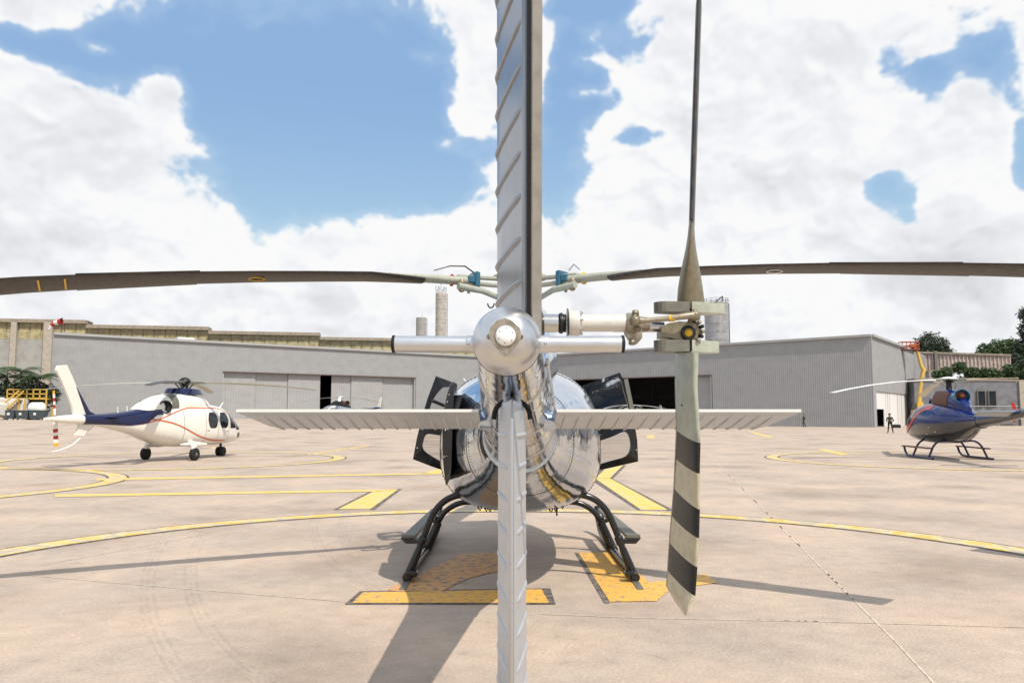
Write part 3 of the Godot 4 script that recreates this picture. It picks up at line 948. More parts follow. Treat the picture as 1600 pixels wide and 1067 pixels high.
func greenery() -> void:
	var s := 190.0 / F
	var c := at(1452, 560, 190.0)
	leafy("broadleaf_tree", "dark rounded tree rising behind the corrugated gallery and boom lift", Vector3(c.x, 0, c.z), [[0.5, c.y + 2.5, 0, 3.6], [-4.0, c.y + 0.8, 0, 2.2], [2.8, c.y + 0.4, 0.5, 2.8], [5.0, c.y - 0.8, 0, 2.0], [0, c.y - 1.5, 0.5, 3.4]], 11000, 0.42, M["dark leaf"], 0.5, 31)
	c = at(1560, 552, 175.0)
	leafy("broadleaf_tree", "bright green bushy tree beyond the far end of the gallery", Vector3(c.x, 0, c.z), [[0, c.y + 0.5, 0, 2.6], [-2.6, c.y + 0.2, 0, 2.0], [2.6, c.y + 0.8, 0, 2.6], [5, c.y - 1.0, 0, 3.0], [1, c.y - 2.5, 1, 3.0]], 9000, 0.4, M["leaf"], 0.4, 32)
	c = at(1606, 520, 150.0)
	leafy("broadleaf_tree", "tall dark tree standing over the grey building", Vector3(c.x, 0, c.z), [[0.6, c.y + 0.5, 0, 2.0], [0.4, c.y + 3.4, 0, 1.6], [1.2, c.y - 3.0, 0, 3.2], [-0.6, c.y - 5.6, 0, 3.2], [-3.0, c.y - 6.8, 0.5, 2.8]], 12000, 0.34, M["dark leaf"], 0.45, 33)
	for q in [[1500, 575, 2.0, "dense green shrub growing on the gallery edge"], [1540, 584, 2.2, "spreading green creeper on the grey building's roof"], [1578, 578, 2.6, "tall leafy shrub over the grey building's end"]]:
		c = at(q[0], q[1], 133.0)
		leafy("shrub", q[3], Vector3(c.x, 5.3, c.z), [[0, c.y - 5.3, 0, 1.1], [-q[2], c.y - 6.0, 0, 1.0], [q[2], c.y - 6.1, 0, 1.1], [q[2] * 1.9, c.y - 6.2, 0, 0.9], [-q[2] * 1.8, c.y - 6.4, 0, 0.8]], 4200, 0.24, M["leaf"], 0.0, 40 + int(q[0]), "", "shrub")
	# palms beside the hangar's left end
	var spots := [[10, 590, 103.0, "palm with wide drooping fronds at the end of the row beside the stairs"], [32, 582, 102.0, "tallest palm of the row above the yellow stairs"], [58, 592, 101.0, "palm with short fronds close to the hangar corner"], [-20, 586, 104.0, "palm standing at the outer end of the row"]]
	for i in spots.size():
		var q: Array = spots[i]
		var p := at(q[0], q[1], q[2])
		palm(Vector3(p.x, 0.9, p.z), p.y - 0.9, q[3], 60 + i)
	for q in [[14, 612, "dark hedge behind the yellow stairs"], [50, 610, "leafy dark bush between the palms and the hangar"]]:
		c = at(q[0], q[1], 101.5)
		leafy("bush", q[2], Vector3(c.x, 0.9, c.z), [[0, c.y - 0.9, 0, 1.7], [-1.8, c.y - 1.4, 0, 1.4], [1.8, c.y - 1.5, 0, 1.4], [0, c.y - 2.6, 0, 1.8]], 4200, 0.28, M["dark leaf"], 0.0, 45 + int(q[0]), "", "bush")
func palm(base: Vector3, h: float, label: String, sd: int) -> void:
	var t := thing("palm_tree", label, "palm", base, 0.0, "palms beside the hangar")
	rng.seed = sd
	var mb := MB.new()
	var tp := []; var tr := []
	for i in 9:
		tp.append(Vector3(0.15 * sin(i * 0.4), h * i / 8.0, 0)); tr.append(0.2 - i * 0.008)
	mb.tube(tp, tr, 8)
	part("trunk", mb, M["bark"], t)
	for k in 16:
		var az := TAU * k / 16.0 + rng.randf() * 0.3
		var lift := 0.25 + rng.randf() * 0.9
		var L := 2.4 + rng.randf() * 0.8
		var dir := Vector3(cos(az), 0, sin(az))
		var side := Vector3(-sin(az), 0, cos(az))
		mb = MB.new()
		var rach := []
		for j in 9:
			var f := j / 8.0
			rach.append(Vector3(0, h, 0) + dir * L * f * cos(lift * (1 - f)) + Vector3(0, L * (sin(lift) * f - 0.75 * f * f), 0))
		mb.tube(rach, 0.025, 4)
		var P := PackedVector3Array(); var T := PackedInt32Array()
		for j in 24:
			var f := 0.12 + 0.86 * j / 24.0
			var i0 := int(f * 8)
			var p: Vector3 = rach[i0].lerp(rach[mini(i0 + 1, 8)], f * 8 - i0)
			for s in [-1.0, 1.0]:
				var l := 0.75 * sin(PI * (0.15 + 0.8 * f))
				var e: Vector3 = p + side * s * l + dir * 0.3 * l + Vector3(0, -0.35 * l, 0)
				var o := P.size()
				P.append_array([p - dir * 0.05, e, p + dir * 0.05])
				T.append_array([o, o + 1, o + 2])
		mb.prim(P, T, false, Vector3.UP)
		part("frond", mb, M["leaf"], t)

func left_side() -> void:
	# yellow access platform with stairs
	var D := 100.0
	var k := D / F
	var o := thing("access_platform", "yellow steel access platform with stairs in front of the palms", "platform", stand(-58.5, D))
	var b := o.position
	var lo := at(10, 622, D) - b; var hi := at(72, 608.5, D) - b
	for y in [lo.y, lo.y + 0.5, hi.y]:
		for z in [0.0, -1.6]:
			var mb := MB.new()
			mb.bar(Vector3(lo.x, y, z), Vector3(hi.x, y, z), 0.13, 0.13)
			part("rail", mb, M["safety yellow"], o)
	for i in 7:
		for z in [0.0, -1.6]:
			var x := lerpf(lo.x, hi.x, i / 6.0)
			var mb := MB.new()
			mb.bar(Vector3(x, 0 if i % 3 == 0 else lo.y, z), Vector3(x, hi.y, z), 0.13, 0.13)
			part("post", mb, M["safety yellow"], o)
	var m2 := MB.new()
	m2.box(Vector3((lo.x + hi.x) * 0.5, lo.y - 0.1, -0.8), Vector3(hi.x - lo.x, 0.15, 1.7))
	part("deck", m2, M["safety yellow"], o)
	var s0 := at(6, 645, D) - b; var s1 := at(40, 610, D) - b
	for dz in [0.5, 1.5]:
		for dy in [0.0, 0.9]:
			m2 = MB.new()
			m2.bar(Vector3(s0.x, s0.y - 0.5 + dy, dz), Vector3(s1.x, s1.y - 1.0 + dy, dz), 0.14, 0.16)
			part("stair_rail", m2, M["safety yellow"], o)
	for i in 8:
		m2 = MB.new()
		m2.box(Vector3(lerpf(s0.x, s1.x, (i + 0.5) / 8.0), lerpf(s0.y - 0.5, s1.y - 1.0, (i + 0.5) / 8.0), 1.0), Vector3(0.4, 0.06, 1.0))
		part("tread", m2, M["safety yellow"], o)
	for x in [s1.x - 0.2, s1.x + 0.5]:
		m2 = MB.new()
		m2.bar(Vector3(x, 0, 1.0), Vector3(x, lo.y, 1.0), 0.15, 0.15)
		part("post", m2, M["safety yellow"], o)
	# bins
	var bins := [[10, 24, "dark grey wheeled bin at the stair foot"], [26, 46, "dark grey wheeled bin in the middle of the row of three"], [47, 71, "dark grey wheeled bin close to the hangar corner"]]
	for q in bins:
		var p := at((q[0] + q[1]) * 0.5, 655, 97.0)
		var w: float = (q[1] - q[0]) / F * 97.0
		var n := thing("waste_bin", q[2], "bin", stand(p.x, 97.0), 0.0, "bins by the platform")
		var top := at(30, 641, 97.0).y - n.position.y
		m2 = MB.new()
		var rings := []
		for l in [[0.12, 0.86], [top * 0.9, 0.98], [top * 0.9, 1.0], [top * 0.92, 1.0]]:
			rings.append(PackedVector3Array([Vector3(-w * 0.5 * l[1], l[0], -0.5 * l[1]), Vector3(w * 0.5 * l[1], l[0], -0.5 * l[1]), Vector3(w * 0.5 * l[1], l[0], 0.5 * l[1]), Vector3(-w * 0.5 * l[1], l[0], 0.5 * l[1])]))
		m2.loft(rings, false)
		part("body", m2, M["bin grey"], n)
		m2 = MB.new()
		m2.box(Vector3(0, top * 0.96, 0), Vector3(w * 1.02, top * 0.08, 1.06), Basis(), 0.03)
		part("lid", m2, M["bin grey"], n)
		m2 = MB.new()
		m2.box(Vector3(-w * 0.1, top * 0.62, 0.5), Vector3(0.3, 0.26, 0.02))
		part("label_plate", m2, M["roller white"], n)
		for x in [-w * 0.35, w * 0.35]:
			m2 = MB.new()
			m2.lathe(Vector3(x, 0.12, 0.3), Vector3.RIGHT, [Vector2(-0.04, 0.12), Vector2(0.04, 0.12)], 12)
			part("wheel", m2, M["rubber"], n)
	# white tanker
	var tk := thing("tank_trailer", "white tank trailer parked under the yellow platform", "trailer", stand(-57.9, 98.4))
	b = tk.position
	var c0 := at(45, 638, 98.4) - b; var c1 := at(69, 638, 98.4) - b
	m2 = MB.new()
	m2.lathe(Vector3(c0.x, c0.y, 0), Vector3.RIGHT, [Vector2(0, 0.1), Vector2(0.1, 0.55), Vector2(0.3, 0.72), Vector2(c1.x - c0.x - 0.3, 0.72), Vector2(c1.x - c0.x - 0.1, 0.55), Vector2(c1.x - c0.x, 0.1)], 20)
	part("tank", m2, M["white paint"], tk)
	for x in [c0.x + 0.4, c1.x - 0.4]:
		m2 = MB.new()
		m2.box(Vector3(x, (c0.y - 0.5) * 0.5 + 0.2, 0), Vector3(0.15, maxf(c0.y - 0.5, 0.3), 1.2))
		part("cradle", m2, M["dark metal"], tk)
		m2 = MB.new()
		m2.lathe(Vector3(x, 0.35, 0.45), Vector3(0, 0, 1), [Vector2(0, 0.3), Vector2(0.05, 0.35), Vector2(0.2, 0.35), Vector2(0.25, 0.3)], 14)
		part("wheel", m2, M["rubber"], tk)
	# truck at the frame's edge
	var tr := thing("parked_truck", "white truck with blue windscreen parked beside the bins", "truck", stand(-61.6, 98.0))
	b = tr.position
	var t0 := at(-12, 650, 98.0) - b; var t1 := at(6, 628, 98.0) - b
	m2 = MB.new()
	m2.box(Vector3((t0.x + t1.x) * 0.5, 1.2, 0), Vector3(t1.x - t0.x, 1.5, 2.0), Basis(), 0.15)
	m2.box(Vector3((t0.x + t1.x) * 0.5 - 0.1, 2.2, 0), Vector3(t1.x - t0.x - 0.4, 0.9, 1.8), Basis(), 0.2)
	part("cab", m2, M["white paint"], tr)
	m2 = MB.new()
	m2.box(Vector3((t0.x + t1.x) * 0.5 - 0.1, 2.2, 0.9), Vector3(t1.x - t0.x - 0.7, 0.55, 0.05))
	part("side_window", m2, M["dark glass"], tr)
	for x in [t0.x + 0.3, t1.x - 0.3]:
		m2 = MB.new()
		m2.lathe(Vector3(x, 0.42, 0.8), Vector3(0, 0, 1), [Vector2(0, 0.36), Vector2(0.04, 0.42), Vector2(0.24, 0.42), Vector2(0.28, 0.36)], 16)
		part("wheel", m2, M["rubber"], tr)
	var wt := thing("container", "white metal container standing behind the yellow stairs", "container", stand(-58.5, 99.4))
	b = wt.position
	var w0 := at(4, 644, 99.4) - b; var w1 := at(40, 622.5, 99.4) - b
	m2 = MB.new()
	corrugated(m2, Vector3(w0.x, 0, 0), Vector3(w1.x, 0, 0), Vector2(0, w1.y), Vector2(0, w1.y), 0.25, 0.04, Vector3(0, 0, 1))
	m2.box(Vector3((w0.x + w1.x) * 0.5, w1.y * 0.5, -0.35), Vector3(w1.x - w0.x, w1.y, 0.6))
	part("body", m2, M["roller white"], wt)
	# windsock on the hangar roof
	var sp := on_wall(93, 517, HA, HC)
	var ws := thing("windsock", "red and white windsock on a pole at the hangar's left roof corner", "windsock", Vector3(sp.x, HTOP + 0.12, sp.z - 0.4))
	var y1 := at(93, 496, -sp.z + 0.4).y - ws.position.y
	m2 = MB.new()
	m2.tube([Vector3.ZERO, Vector3(0, y1, 0)], 0.05, 6)
	part("pole", m2, M["dark metal"], ws)
	var sock := [Vector3(0, y1 - 0.5, 0.1), Vector3(-0.45, y1 - 0.6, 0.1), Vector3(-0.95, y1 - 0.75, 0.12), Vector3(-1.3, y1 - 1.1, 0.15), Vector3(-1.55, y1 - 1.6, 0.15)]
	var rr := [0.42, 0.36, 0.3, 0.24, 0.17]
	for i in 4:
		m2 = MB.new()
		m2.tube([sock[i], sock[i + 1]], [rr[i], rr[i + 1]], 12, i != 0)
		part("red_band" if i % 2 == 0 else "white_band", m2, M["red mark"] if i % 2 == 0 else M["white paint"], ws)

# ---------- people ----------
func person(label: String, base: Vector3, turn: float, bones: Array, head: Vector3) -> void:
	var t := thing("person", label, "person", base, turn)
	# bones: a, b, ra, rb, colour; joined by a smooth minimum, meshed as surface nets
	var cell := 0.028
	var lo := Vector3(9, 9, 9); var hi := -lo
	for q in bones:
		for e in [q[0], q[1]]:
			lo = lo.min(e - Vector3.ONE * 0.2); hi = hi.max(e + Vector3.ONE * 0.2)
	var nx := int((hi.x - lo.x) / cell) + 1; var ny := int((hi.y - lo.y) / cell) + 1; var nz := int((hi.z - lo.z) / cell) + 1
	var f := PackedFloat32Array(); f.resize(nx * ny * nz)
	var who := PackedInt32Array(); who.resize(nx * ny * nz)
	for z in nz:
		for y in ny:
			for x in nx:
				var p := lo + Vector3(x, y, z) * cell
				var d := 1e3; var best := 1e3; var bi := 0
				for i in bones.size():
					var q: Array = bones[i]
					var ab: Vector3 = q[1] - q[0]
					var h := clampf((p - q[0]).dot(ab) / maxf(ab.length_squared(), 1e-6), 0.0, 1.0)
					var e := p.distance_to(q[0] + ab * h) - lerpf(q[2], q[3], h)
					if e < best: best = e; bi = i
					var kk := 0.035
					var m := clampf(0.5 + 0.5 * (d - e) / kk, 0.0, 1.0)
					d = lerpf(d, e, m) - kk * m * (1.0 - m)
				var id := x + nx * (y + ny * z)
				f[id] = d; who[id] = bi
	var P := PackedVector3Array(); var C := PackedColorArray(); var map := {}
	for z in nz - 1:
		for y in ny - 1:
			for x in nx - 1:
				var s := Vector3.ZERO; var k := 0
				var id := x + nx * (y + ny * z)
				var inside := 0
				for e in 8:
					if f[id + (e & 1) + nx * ((e >> 1 & 1) + ny * (e >> 2))] < 0.0: inside += 1
				if inside == 0 or inside == 8: continue
				for e in [[0, 1], [2, 3], [4, 5], [6, 7], [0, 2], [1, 3], [4, 6], [5, 7], [0, 4], [1, 5], [2, 6], [3, 7]]:
					var fa := f[id + (e[0] & 1) + nx * ((e[0] >> 1 & 1) + ny * (e[0] >> 2))]
					var fb := f[id + (e[1] & 1) + nx * ((e[1] >> 1 & 1) + ny * (e[1] >> 2))]
					if (fa < 0.0) != (fb < 0.0):
						var ca := Vector3(e[0] & 1, e[0] >> 1 & 1, e[0] >> 2); var cb := Vector3(e[1] & 1, e[1] >> 1 & 1, e[1] >> 2)
						s += ca.lerp(cb, fa / (fa - fb)); k += 1
				map[id] = P.size()
				P.append(lo + (Vector3(x, y, z) + s / k) * cell)
				C.append(bones[who[id]][4])
	var T := PackedInt32Array()
	for id in map:
		for ax in 3:
			var st: int = [1, nx, nx * ny][ax]
			var u: int = [nx, nx * ny, 1][ax]; var w: int = [nx * ny, 1, nx][ax]
			if (f[id] < 0.0) == (f[id + st] < 0.0): continue
			if not (map.has(id - u) and map.has(id - w) and map.has(id - u - w)): continue
			var a: int = map[id]; var b: int = map[id - u]; var c: int = map[id - u - w]; var d2: int = map[id - w]
			if f[id] < 0.0: T.append_array([a, b, c, a, c, d2])
			else: T.append_array([a, c, b, a, d2, c])
	var am := ArrayMesh.new()
	var mb := MB.new()
	mb.prim(P, T, true)
	# colours follow the vertices
	var look := {}
	for i in P.size(): look[P[i]] = C[i]
	for i in mb.v.size(): mb.c[i] = look[mb.v[i]]
	part("body", mb, M["clothes"], t, true)
	mb = MB.new()
	mb.lathe(head + Vector3(0, 0.01, 0.015), Vector3.UP, [Vector2(0.0, 0.098), Vector2(0.05, 0.1), Vector2(0.09, 0.08), Vector2(0.118, 0.04), Vector2(0.125, 0.0)], 14)
	part("hair", mb, M["cabin dark"], t)
func people() -> void:
	var V := func(x, y, z): return Vector3(x, y, z)
	var skin := Color(0.27, 0.16, 0.11); var shirt := Color(0.032, 0.036, 0.026); var trouser := Color(0.02, 0.018, 0.022); var shoe := Color(0.012, 0.012, 0.012)
	var body := func(l, r, la, ra):
		var b := [[V.call(-0.08, 0.98, 0), V.call(0.08, 0.98, 0), 0.125, 0.125, trouser], [V.call(0, 1.05, 0), V.call(0, 1.32, 0), 0.135, 0.15, shirt], [V.call(-0.12, 1.38, 0), V.call(0.12, 1.38, 0), 0.085, 0.085, shirt], [V.call(0, 1.42, 0), V.call(0, 1.52, -0.01), 0.055, 0.052, skin], [V.call(0, 1.60, -0.02), V.call(0, 1.66, -0.005), 0.078, 0.095, skin], [V.call(0, 1.61, -0.1), V.call(0, 1.585, -0.108), 0.014, 0.018, skin],
			[V.call(-0.1, 1.64, 0.0), V.call(-0.098, 1.6, 0.0), 0.016, 0.012, skin], [V.call(0.1, 1.64, 0.0), V.call(0.098, 1.6, 0.0), 0.016, 0.012, skin]]
		for e in [[-1.0, l, la], [1.0, r, ra]]:
			var hip: Vector3 = V.call(0.09 * e[0], 0.95, 0)
			b.append([hip, e[1][0], 0.095, 0.062, trouser]); b.append([e[1][0], e[1][1], 0.062, 0.045, trouser])
			b.append([e[1][1], e[1][1] + V.call(0.02 * e[0], -0.045, -0.16), 0.045, 0.035, shoe])
			var sh: Vector3 = V.call(0.19 * e[0], 1.38, 0)
			b.append([sh, e[2][0], 0.06, 0.045, shirt]); b.append([e[2][0], e[2][1], 0.045, 0.032, shirt])
			var hd: Vector3 = (e[2][1] - e[2][0]).normalized()
			b.append([e[2][1], e[2][1] + hd * 0.09, 0.034, 0.036, skin])
			for k in 4: b.append([e[2][1] + hd * 0.09 + V.call(0, 0.012 * (k - 1.5), 0), e[2][1] + hd * (0.16 + 0.012 * (1.5 - absf(k - 1.5))) + V.call(0.0, 0.018 * (k - 1.5), -0.02), 0.013, 0.011, skin])
			b.append([e[2][1] + hd * 0.03, e[2][1] + hd * 0.09 + V.call(-0.04 * e[0], 0.03, -0.02), 0.014, 0.011, skin])
		return b
	var p := gp(1392, 677)
	person("person in dark clothes standing with feet apart near the white loading doors", p, 2.6, body.call([V.call(-0.17, 0.5, -0.03), V.call(-0.22, 0.085, 0.03)], [V.call(0.14, 0.5, -0.02), V.call(0.2, 0.085, 0.02)], [V.call(-0.3, 1.12, 0.06), V.call(-0.14, 1.1, -0.16)], [V.call(0.3, 1.12, 0.06), V.call(0.14, 1.12, -0.16)]), Vector3(0, 1.66, -0.005))
	p = gp(1257, 667.3)
	person("person in black walking along the hangar wall past the tail plane tip", p, 1.3, body.call([V.call(-0.1, 0.52, -0.16), V.call(-0.1, 0.085, -0.08)], [V.call(0.1, 0.52, 0.02), V.call(0.1, 0.09, 0.24)], [V.call(-0.26, 1.12, 0.1), V.call(-0.24, 0.9, 0.02)], [V.call(0.26, 1.12, -0.06), V.call(0.24, 0.93, -0.22)]), Vector3(0, 1.66, -0.005))
	var cs := thing("equipment_case", "black equipment case on the apron behind the standing person", "case", gp(1401, 668.5))
	var mb := MB.new()
	mb.box(Vector3(0, 0.22, 0), Vector3(1.0, 0.4, 0.5), Basis(), 0.04)
	part("body", mb, M["cabin dark"], cs)
	mb = MB.new()
	mb.tube([Vector3(-0.15, 0.42, 0), Vector3(-0.12, 0.5, 0), Vector3(0.12, 0.5, 0), Vector3(0.15, 0.42, 0)], 0.02, 6)
	part("handle", mb, M["dark metal"], cs)
	for x in [-0.4, 0.4]:
		mb = MB.new()
		mb.box(Vector3(x, 0.012, 0), Vector3(0.1, 0.024, 0.4))
		part("foot", mb, M["rubber"], cs)
# ---------- bodies of oval sections: [z, half width, bottom, widest, top] ----------
func sec(S: Array, z: float) -> Array:
	var i := 0
	while i < S.size() - 2 and z > S[i + 1][0]: i += 1
	var f := clampf((z - S[i][0]) / (S[i + 1][0] - S[i][0]), 0.0, 1.0)
	var a: Array = S[maxi(i - 1, 0)]; var b: Array = S[i]; var c: Array = S[i + 1]; var d: Array = S[mini(i + 2, S.size() - 1)]
	var r := [z]
	for k in range(1, 5): r.append(cubic_interpolate_in_time(b[k], c[k], a[k], d[k], f, c[0] - b[0], minf(a[0] - b[0], -0.01), d[0] - b[0] if d[0] > c[0] else c[0] - b[0] + 0.01))
	return r
func side_x(S: Array, z: float, y: float, e := 2.5) -> float:
	var s := sec(S, z)
	var v: float = (y - s[3]) / (s[4] - s[3]) if y > s[3] else (s[3] - y) / (s[3] - s[2])
	return s[1] * pow(maxf(0.0, 1.0 - pow(clampf(v, 0.0, 1.0), e)), 1.0 / e)
func oval(x: float, s: Array, e := 2.5, n := 36) -> PackedVector3Array:
	var r := PackedVector3Array()
	for k in n:
		var a := TAU * k / n
		var cx := signf(cos(a)) * pow(absf(cos(a)), 2.0 / e); var sy := signf(sin(a)) * pow(absf(sin(a)), 2.0 / e)
		r.append(Vector3(x + s[1] * cx, s[3] + sy * ((s[4] - s[3]) if sy > 0 else (s[3] - s[2])), s[0]))
	return r
func body_loft(S: Array, steps: int, e := 2.5, n := 36) -> MB:
	var mb := MB.new()
	var rings := []
	for i in steps + 1:
		var z := lerpf(S[0][0], S[-1][0], i / float(steps))
		rings.append(oval(0.0, sec(S, z), e, n))
	mb.loft(rings)
	return mb
# a sheet lying on one side of such a body; lo and hi give heights along z
func skin(mb: MB, S: Array, side: float, z0: float, z1: float, lo: Callable, hi: Callable, off: float, nz := 14, ny := 6, e := 2.5) -> void:
	var P := PackedVector3Array(); var T := PackedInt32Array()
	for i in nz + 1:
		var z := lerpf(z0, z1, i / float(nz))
		var s := sec(S, z)
		for j in ny + 1:
			var pa := asin(clampf((lo.call(z) - s[3]) / ((s[4] - s[3]) if lo.call(z) > s[3] else (s[3] - s[2])), -1.0, 1.0)); var pb := asin(clampf((hi.call(z) - s[3]) / ((s[4] - s[3]) if hi.call(z) > s[3] else (s[3] - s[2])), -1.0, 1.0))
			var sy := sin(lerpf(pa, pb, j / float(ny)))
			var y: float = s[3] + sy * ((s[4] - s[3]) if sy > 0.0 else (s[3] - s[2]))
			y = clampf(y, s[2] + 0.002, s[4] - 0.002)
			var x := side_x(S, z, y, e)
			var up := Vector3(x / maxf(s[1], 0.01) , (y - s[3]) / maxf(s[4] - s[3], 0.01), 0).normalized() * off
			P.append(Vector3(side * (x + up.x), y + up.y, z))
	for i in nz:
		for j in ny:
			var a := i * (ny + 1) + j
			T.append_array([a, a + 1, a + ny + 1, a + 1, a + ny + 2, a + ny + 1])
	mb.prim(P, T, true, Vector3(side, 0.2, 0))
# rounded window outline limits
func pane_lo(c: float, hz: float, y0: float, y1: float) -> Callable:
	return func(z): return lerpf(y0, (y0 + y1) * 0.5, pow(absf((z - c) / hz), 5.0))
func pane_hi(c: float, hz: float, y0: float, y1: float) -> Callable:
	return func(z): return lerpf(y1, (y0 + y1) * 0.5, pow(absf((z - c) / hz), 5.0))
func level(y: float) -> Callable:
	return func(_z): return y
# rotor blade: stations [r, height, half chord, pitch, half thickness]
func blade_mesh(hub: Vector3, dir: Vector3, away: Vector3, st: Array) -> MB:
	var mb := MB.new()
	var rings := []
	for q in st:
		var c: Vector3 = away * cos(q[3]) + Vector3.UP * sin(q[3])
		var nn := dir.cross(c).normalized()
		var o: Vector3 = Vector3(hub.x, 0, hub.z) + dir * q[0] + Vector3(0, q[1], 0)
		var ring := PackedVector3Array()
		for k in 12:
			var a := TAU * k / 12
			var cc := cos(a)
			ring.append(o + c * cc * q[2] + nn * sin(a) * q[4] * (1.0 - 0.25 * cc))
		rings.append(ring)
	mb.loft(rings)
	return mb

# ---------- the polished helicopter ----------
func hp(called: String, mb: MB, m: Material, root: Node3D) -> MeshInstance3D:
	var o := part(called, mb, m, root)
	o.position = -root.position
	return o
func polished_helicopter() -> void:
	var B := Vector3(0.09, 0, -9.0)
	var R := thing("helicopter", "polished silver helicopter seen from the tail with open black-framed doors", "helicopter", B)
	var mb: MB
	var sv: Material = M["silver paint"]; var ch: Material = M["polished silver"]
	# fuselage, sections by z (world, nose to tail)
	var S := [[-12.62, 0.06, 0.93, 1.02, 1.10], [-12.3, 0.45, 0.80, 1.1, 1.45], [-11.7, 0.72, 0.70, 1.15, 1.8], [-11.0, 0.86, 0.64, 1.2, 2.08], [-10.2, 0.90, 0.61, 1.25, 2.18], [-9.3, 0.885, 0.62, 1.28, 2.17], [-8.6, 0.82, 0.67, 1.29, 2.11], [-8.0, 0.70, 0.76, 1.33, 2.03], [-7.4, 0.52, 0.90, 1.39, 1.93], [-6.8, 0.36, 1.08, 1.45, 1.83], [-6.2, 0.275, 1.22, 1.495, 1.77]]
	mb = MB.new()
	var rings := []
	for i in 65:
		var z := lerpf(-12.62, -6.2, i / 64.0)
		var e := lerpf(2.05, 2.6, smoothstep(-6.4, -8.2, z))
		rings.append(oval(0.09 + (z + 9.0) * -0.012, sec(S, z), e, 56))
	mb.loft(rings)
	var fus := hp("fuselage", mb, ch, R)
	# seams round the rear fuselage
	for z in [-8.72, -7.2]:
		mb = MB.new()
		var s := sec(S, z)
		var ring := []
		var e := lerpf(2.05, 2.6, smoothstep(-6.4, -8.2, z))
		var ov := oval(0.09 + (z + 9.0) * -0.012, [z, s[1] + 0.001, s[2] - 0.001, s[3], s[4] + 0.001], e, 56)
		for p in ov: ring.append(p)
		ring.append(ov[0])
		mb.tube(ring, 0.0022, 5, false)
		part("panel_seam", mb, M["dark metal"], fus)
		mb = MB.new()
		for k in range(0, 56):
			for f in [0.0, 0.5]:
				var p: Vector3 = ov[k].lerp(ov[(k + 1) % 56], f) + Vector3(0, 0, 0.035)
				mb.lathe(p, Vector3(p.x - 0.09, p.y - s[3], 0.3), [Vector2(-0.004, 0.006), Vector2(0.003, 0.005), Vector2(0.004, 0.0)], 5)
		part("rivet_row", mb, M["weight grey"], fus)
	# baggage hatches with grab bars on both flanks
	for s in [-1.0, 1.0]:
		mb = MB.new()
		var x0 := at(717.0 if s < 0 else 907.0, 689, 8.2); var x1 := at(748.0 if s < 0 else 876.0, 688, 7.35)
		mb.tube([x0, x0.lerp(x1, 0.5) + Vector3(s * 0.05, 0.02, 0.02), x1], 0.014, 8)
		part("grab_bar", mb, M["white paint"], fus)
		mb = MB.new()
		mb.bar(at(719.0 if s < 0 else 905.0, 690, 8.16), at(719.0 if s < 0 else 905.0, 704, 8.16), 0.035, 0.03)
		part("bar_bracket", mb, M["black paint"], fus)
		mb = MB.new()
		mb.bar(at(746.0 if s < 0 else 878.0, 690, 7.34), at(746.0 if s < 0 else 878.0, 703, 7.34), 0.03, 0.03)
		part("bar_bracket", mb, M["black paint"], fus)
		for k in 6:
			mb = MB.new()
			var q := at(706.0 + k * 5.0 if s < 0 else 918.0 - k * 5.0, 763 + k * 1.3, 9.0)
			mb.bar(q, q + Vector3(s * -0.03, -0.055, 0.03), 0.02, 0.02)
			part("drain_fin", mb, M["black paint"], fus)
	# rear windows: dark triangular glass on the shoulders
	for s in [-1.0, 1.0]:
		mb = MB.new()
		var tri := [at(702.0 if s < 0 else 893.0, 618 - 1, 9.0), at(733.0 if s < 0 else 901.0, 617 - 1, 8.9), at(724.0 if s < 0 else 922.0, 636, 9.15), at(712.0 if s < 0 else 910.0, 638, 9.2)]
		if s < 0: tri = [at(741, 616, 8.62), at(728, 622, 8.6), at(713, 638, 8.75), at(726, 634, 8.62)]
		else: tri = [at(883, 617, 8.62), at(897, 621, 8.6), at(912, 641, 8.75), at(902, 634, 8.62)]
		mb.slab(tri, Vector3(0, 0.03, -0.05))
		part("rear_window", mb, M["dark glass"], fus)
	# engine cowling
	var C := [[-10.9, 0.06, 2.0, 2.05, 2.12], [-10.4, 0.30, 1.9, 2.1, 2.5], [-9.8, 0.40, 1.9, 2.2, 2.80], [-9.0, 0.41, 1.9, 2.2, 2.88], [-8.3, 0.37, 1.85, 2.15, 2.80], [-7.7, 0.30, 1.8, 2.05, 2.55], [-7.2, 0.2, 1.75, 1.95, 2.22], [-6.9, 0.05, 1.75, 1.8, 1.9]]
	mb = MB.new()
	rings = []
	for i in 41: rings.append(oval(0.085, sec(C, lerpf(-10.9, -6.9, i / 40.0)), 2.4, 36))
	mb.loft(rings)
	var cow := hp("engine_cowling", mb, ch, R)
	mb = MB.new()
	mb.tube([Vector3(0.1, 2.35, -7.6), Vector3(0.1, 2.42, -7.2), Vector3(0.1, 2.5, -6.95)], [0.14, 0.15, 0.16], 20)
	part("exhaust", mb, M["bare metal"], cow)
	mb = MB.new()
	var loop := []
	for k in 9: loop.append(at(762 + 10.0 * (1 - cos(PI * k / 8.0)) * 0.5, 474 + 7.0 * sin(PI * k / 8.0), 8.1))
	mb.tube(loop, 0.008, 6)
	part("latch_loop", mb, M["black paint"], cow)
	# tail boom
	mb = MB.new()
	var path := []; var rad := []
	for i in 31:
		var d := lerpf(2.24, 6.35, i / 30.0)
		path.append(W(lerpf(-0.012, 0.062, (d - 2.24) / 4.1), d, lerpf(1.845, 1.495, pow((d - 2.24) / 4.1, 1.1))))
		rad.append(lerpf(0.086, 0.276, (d - 2.24) / 4.1))
	mb.tube(path, rad, 48)
	var boom := hp("tail_boom", mb, ch, R)
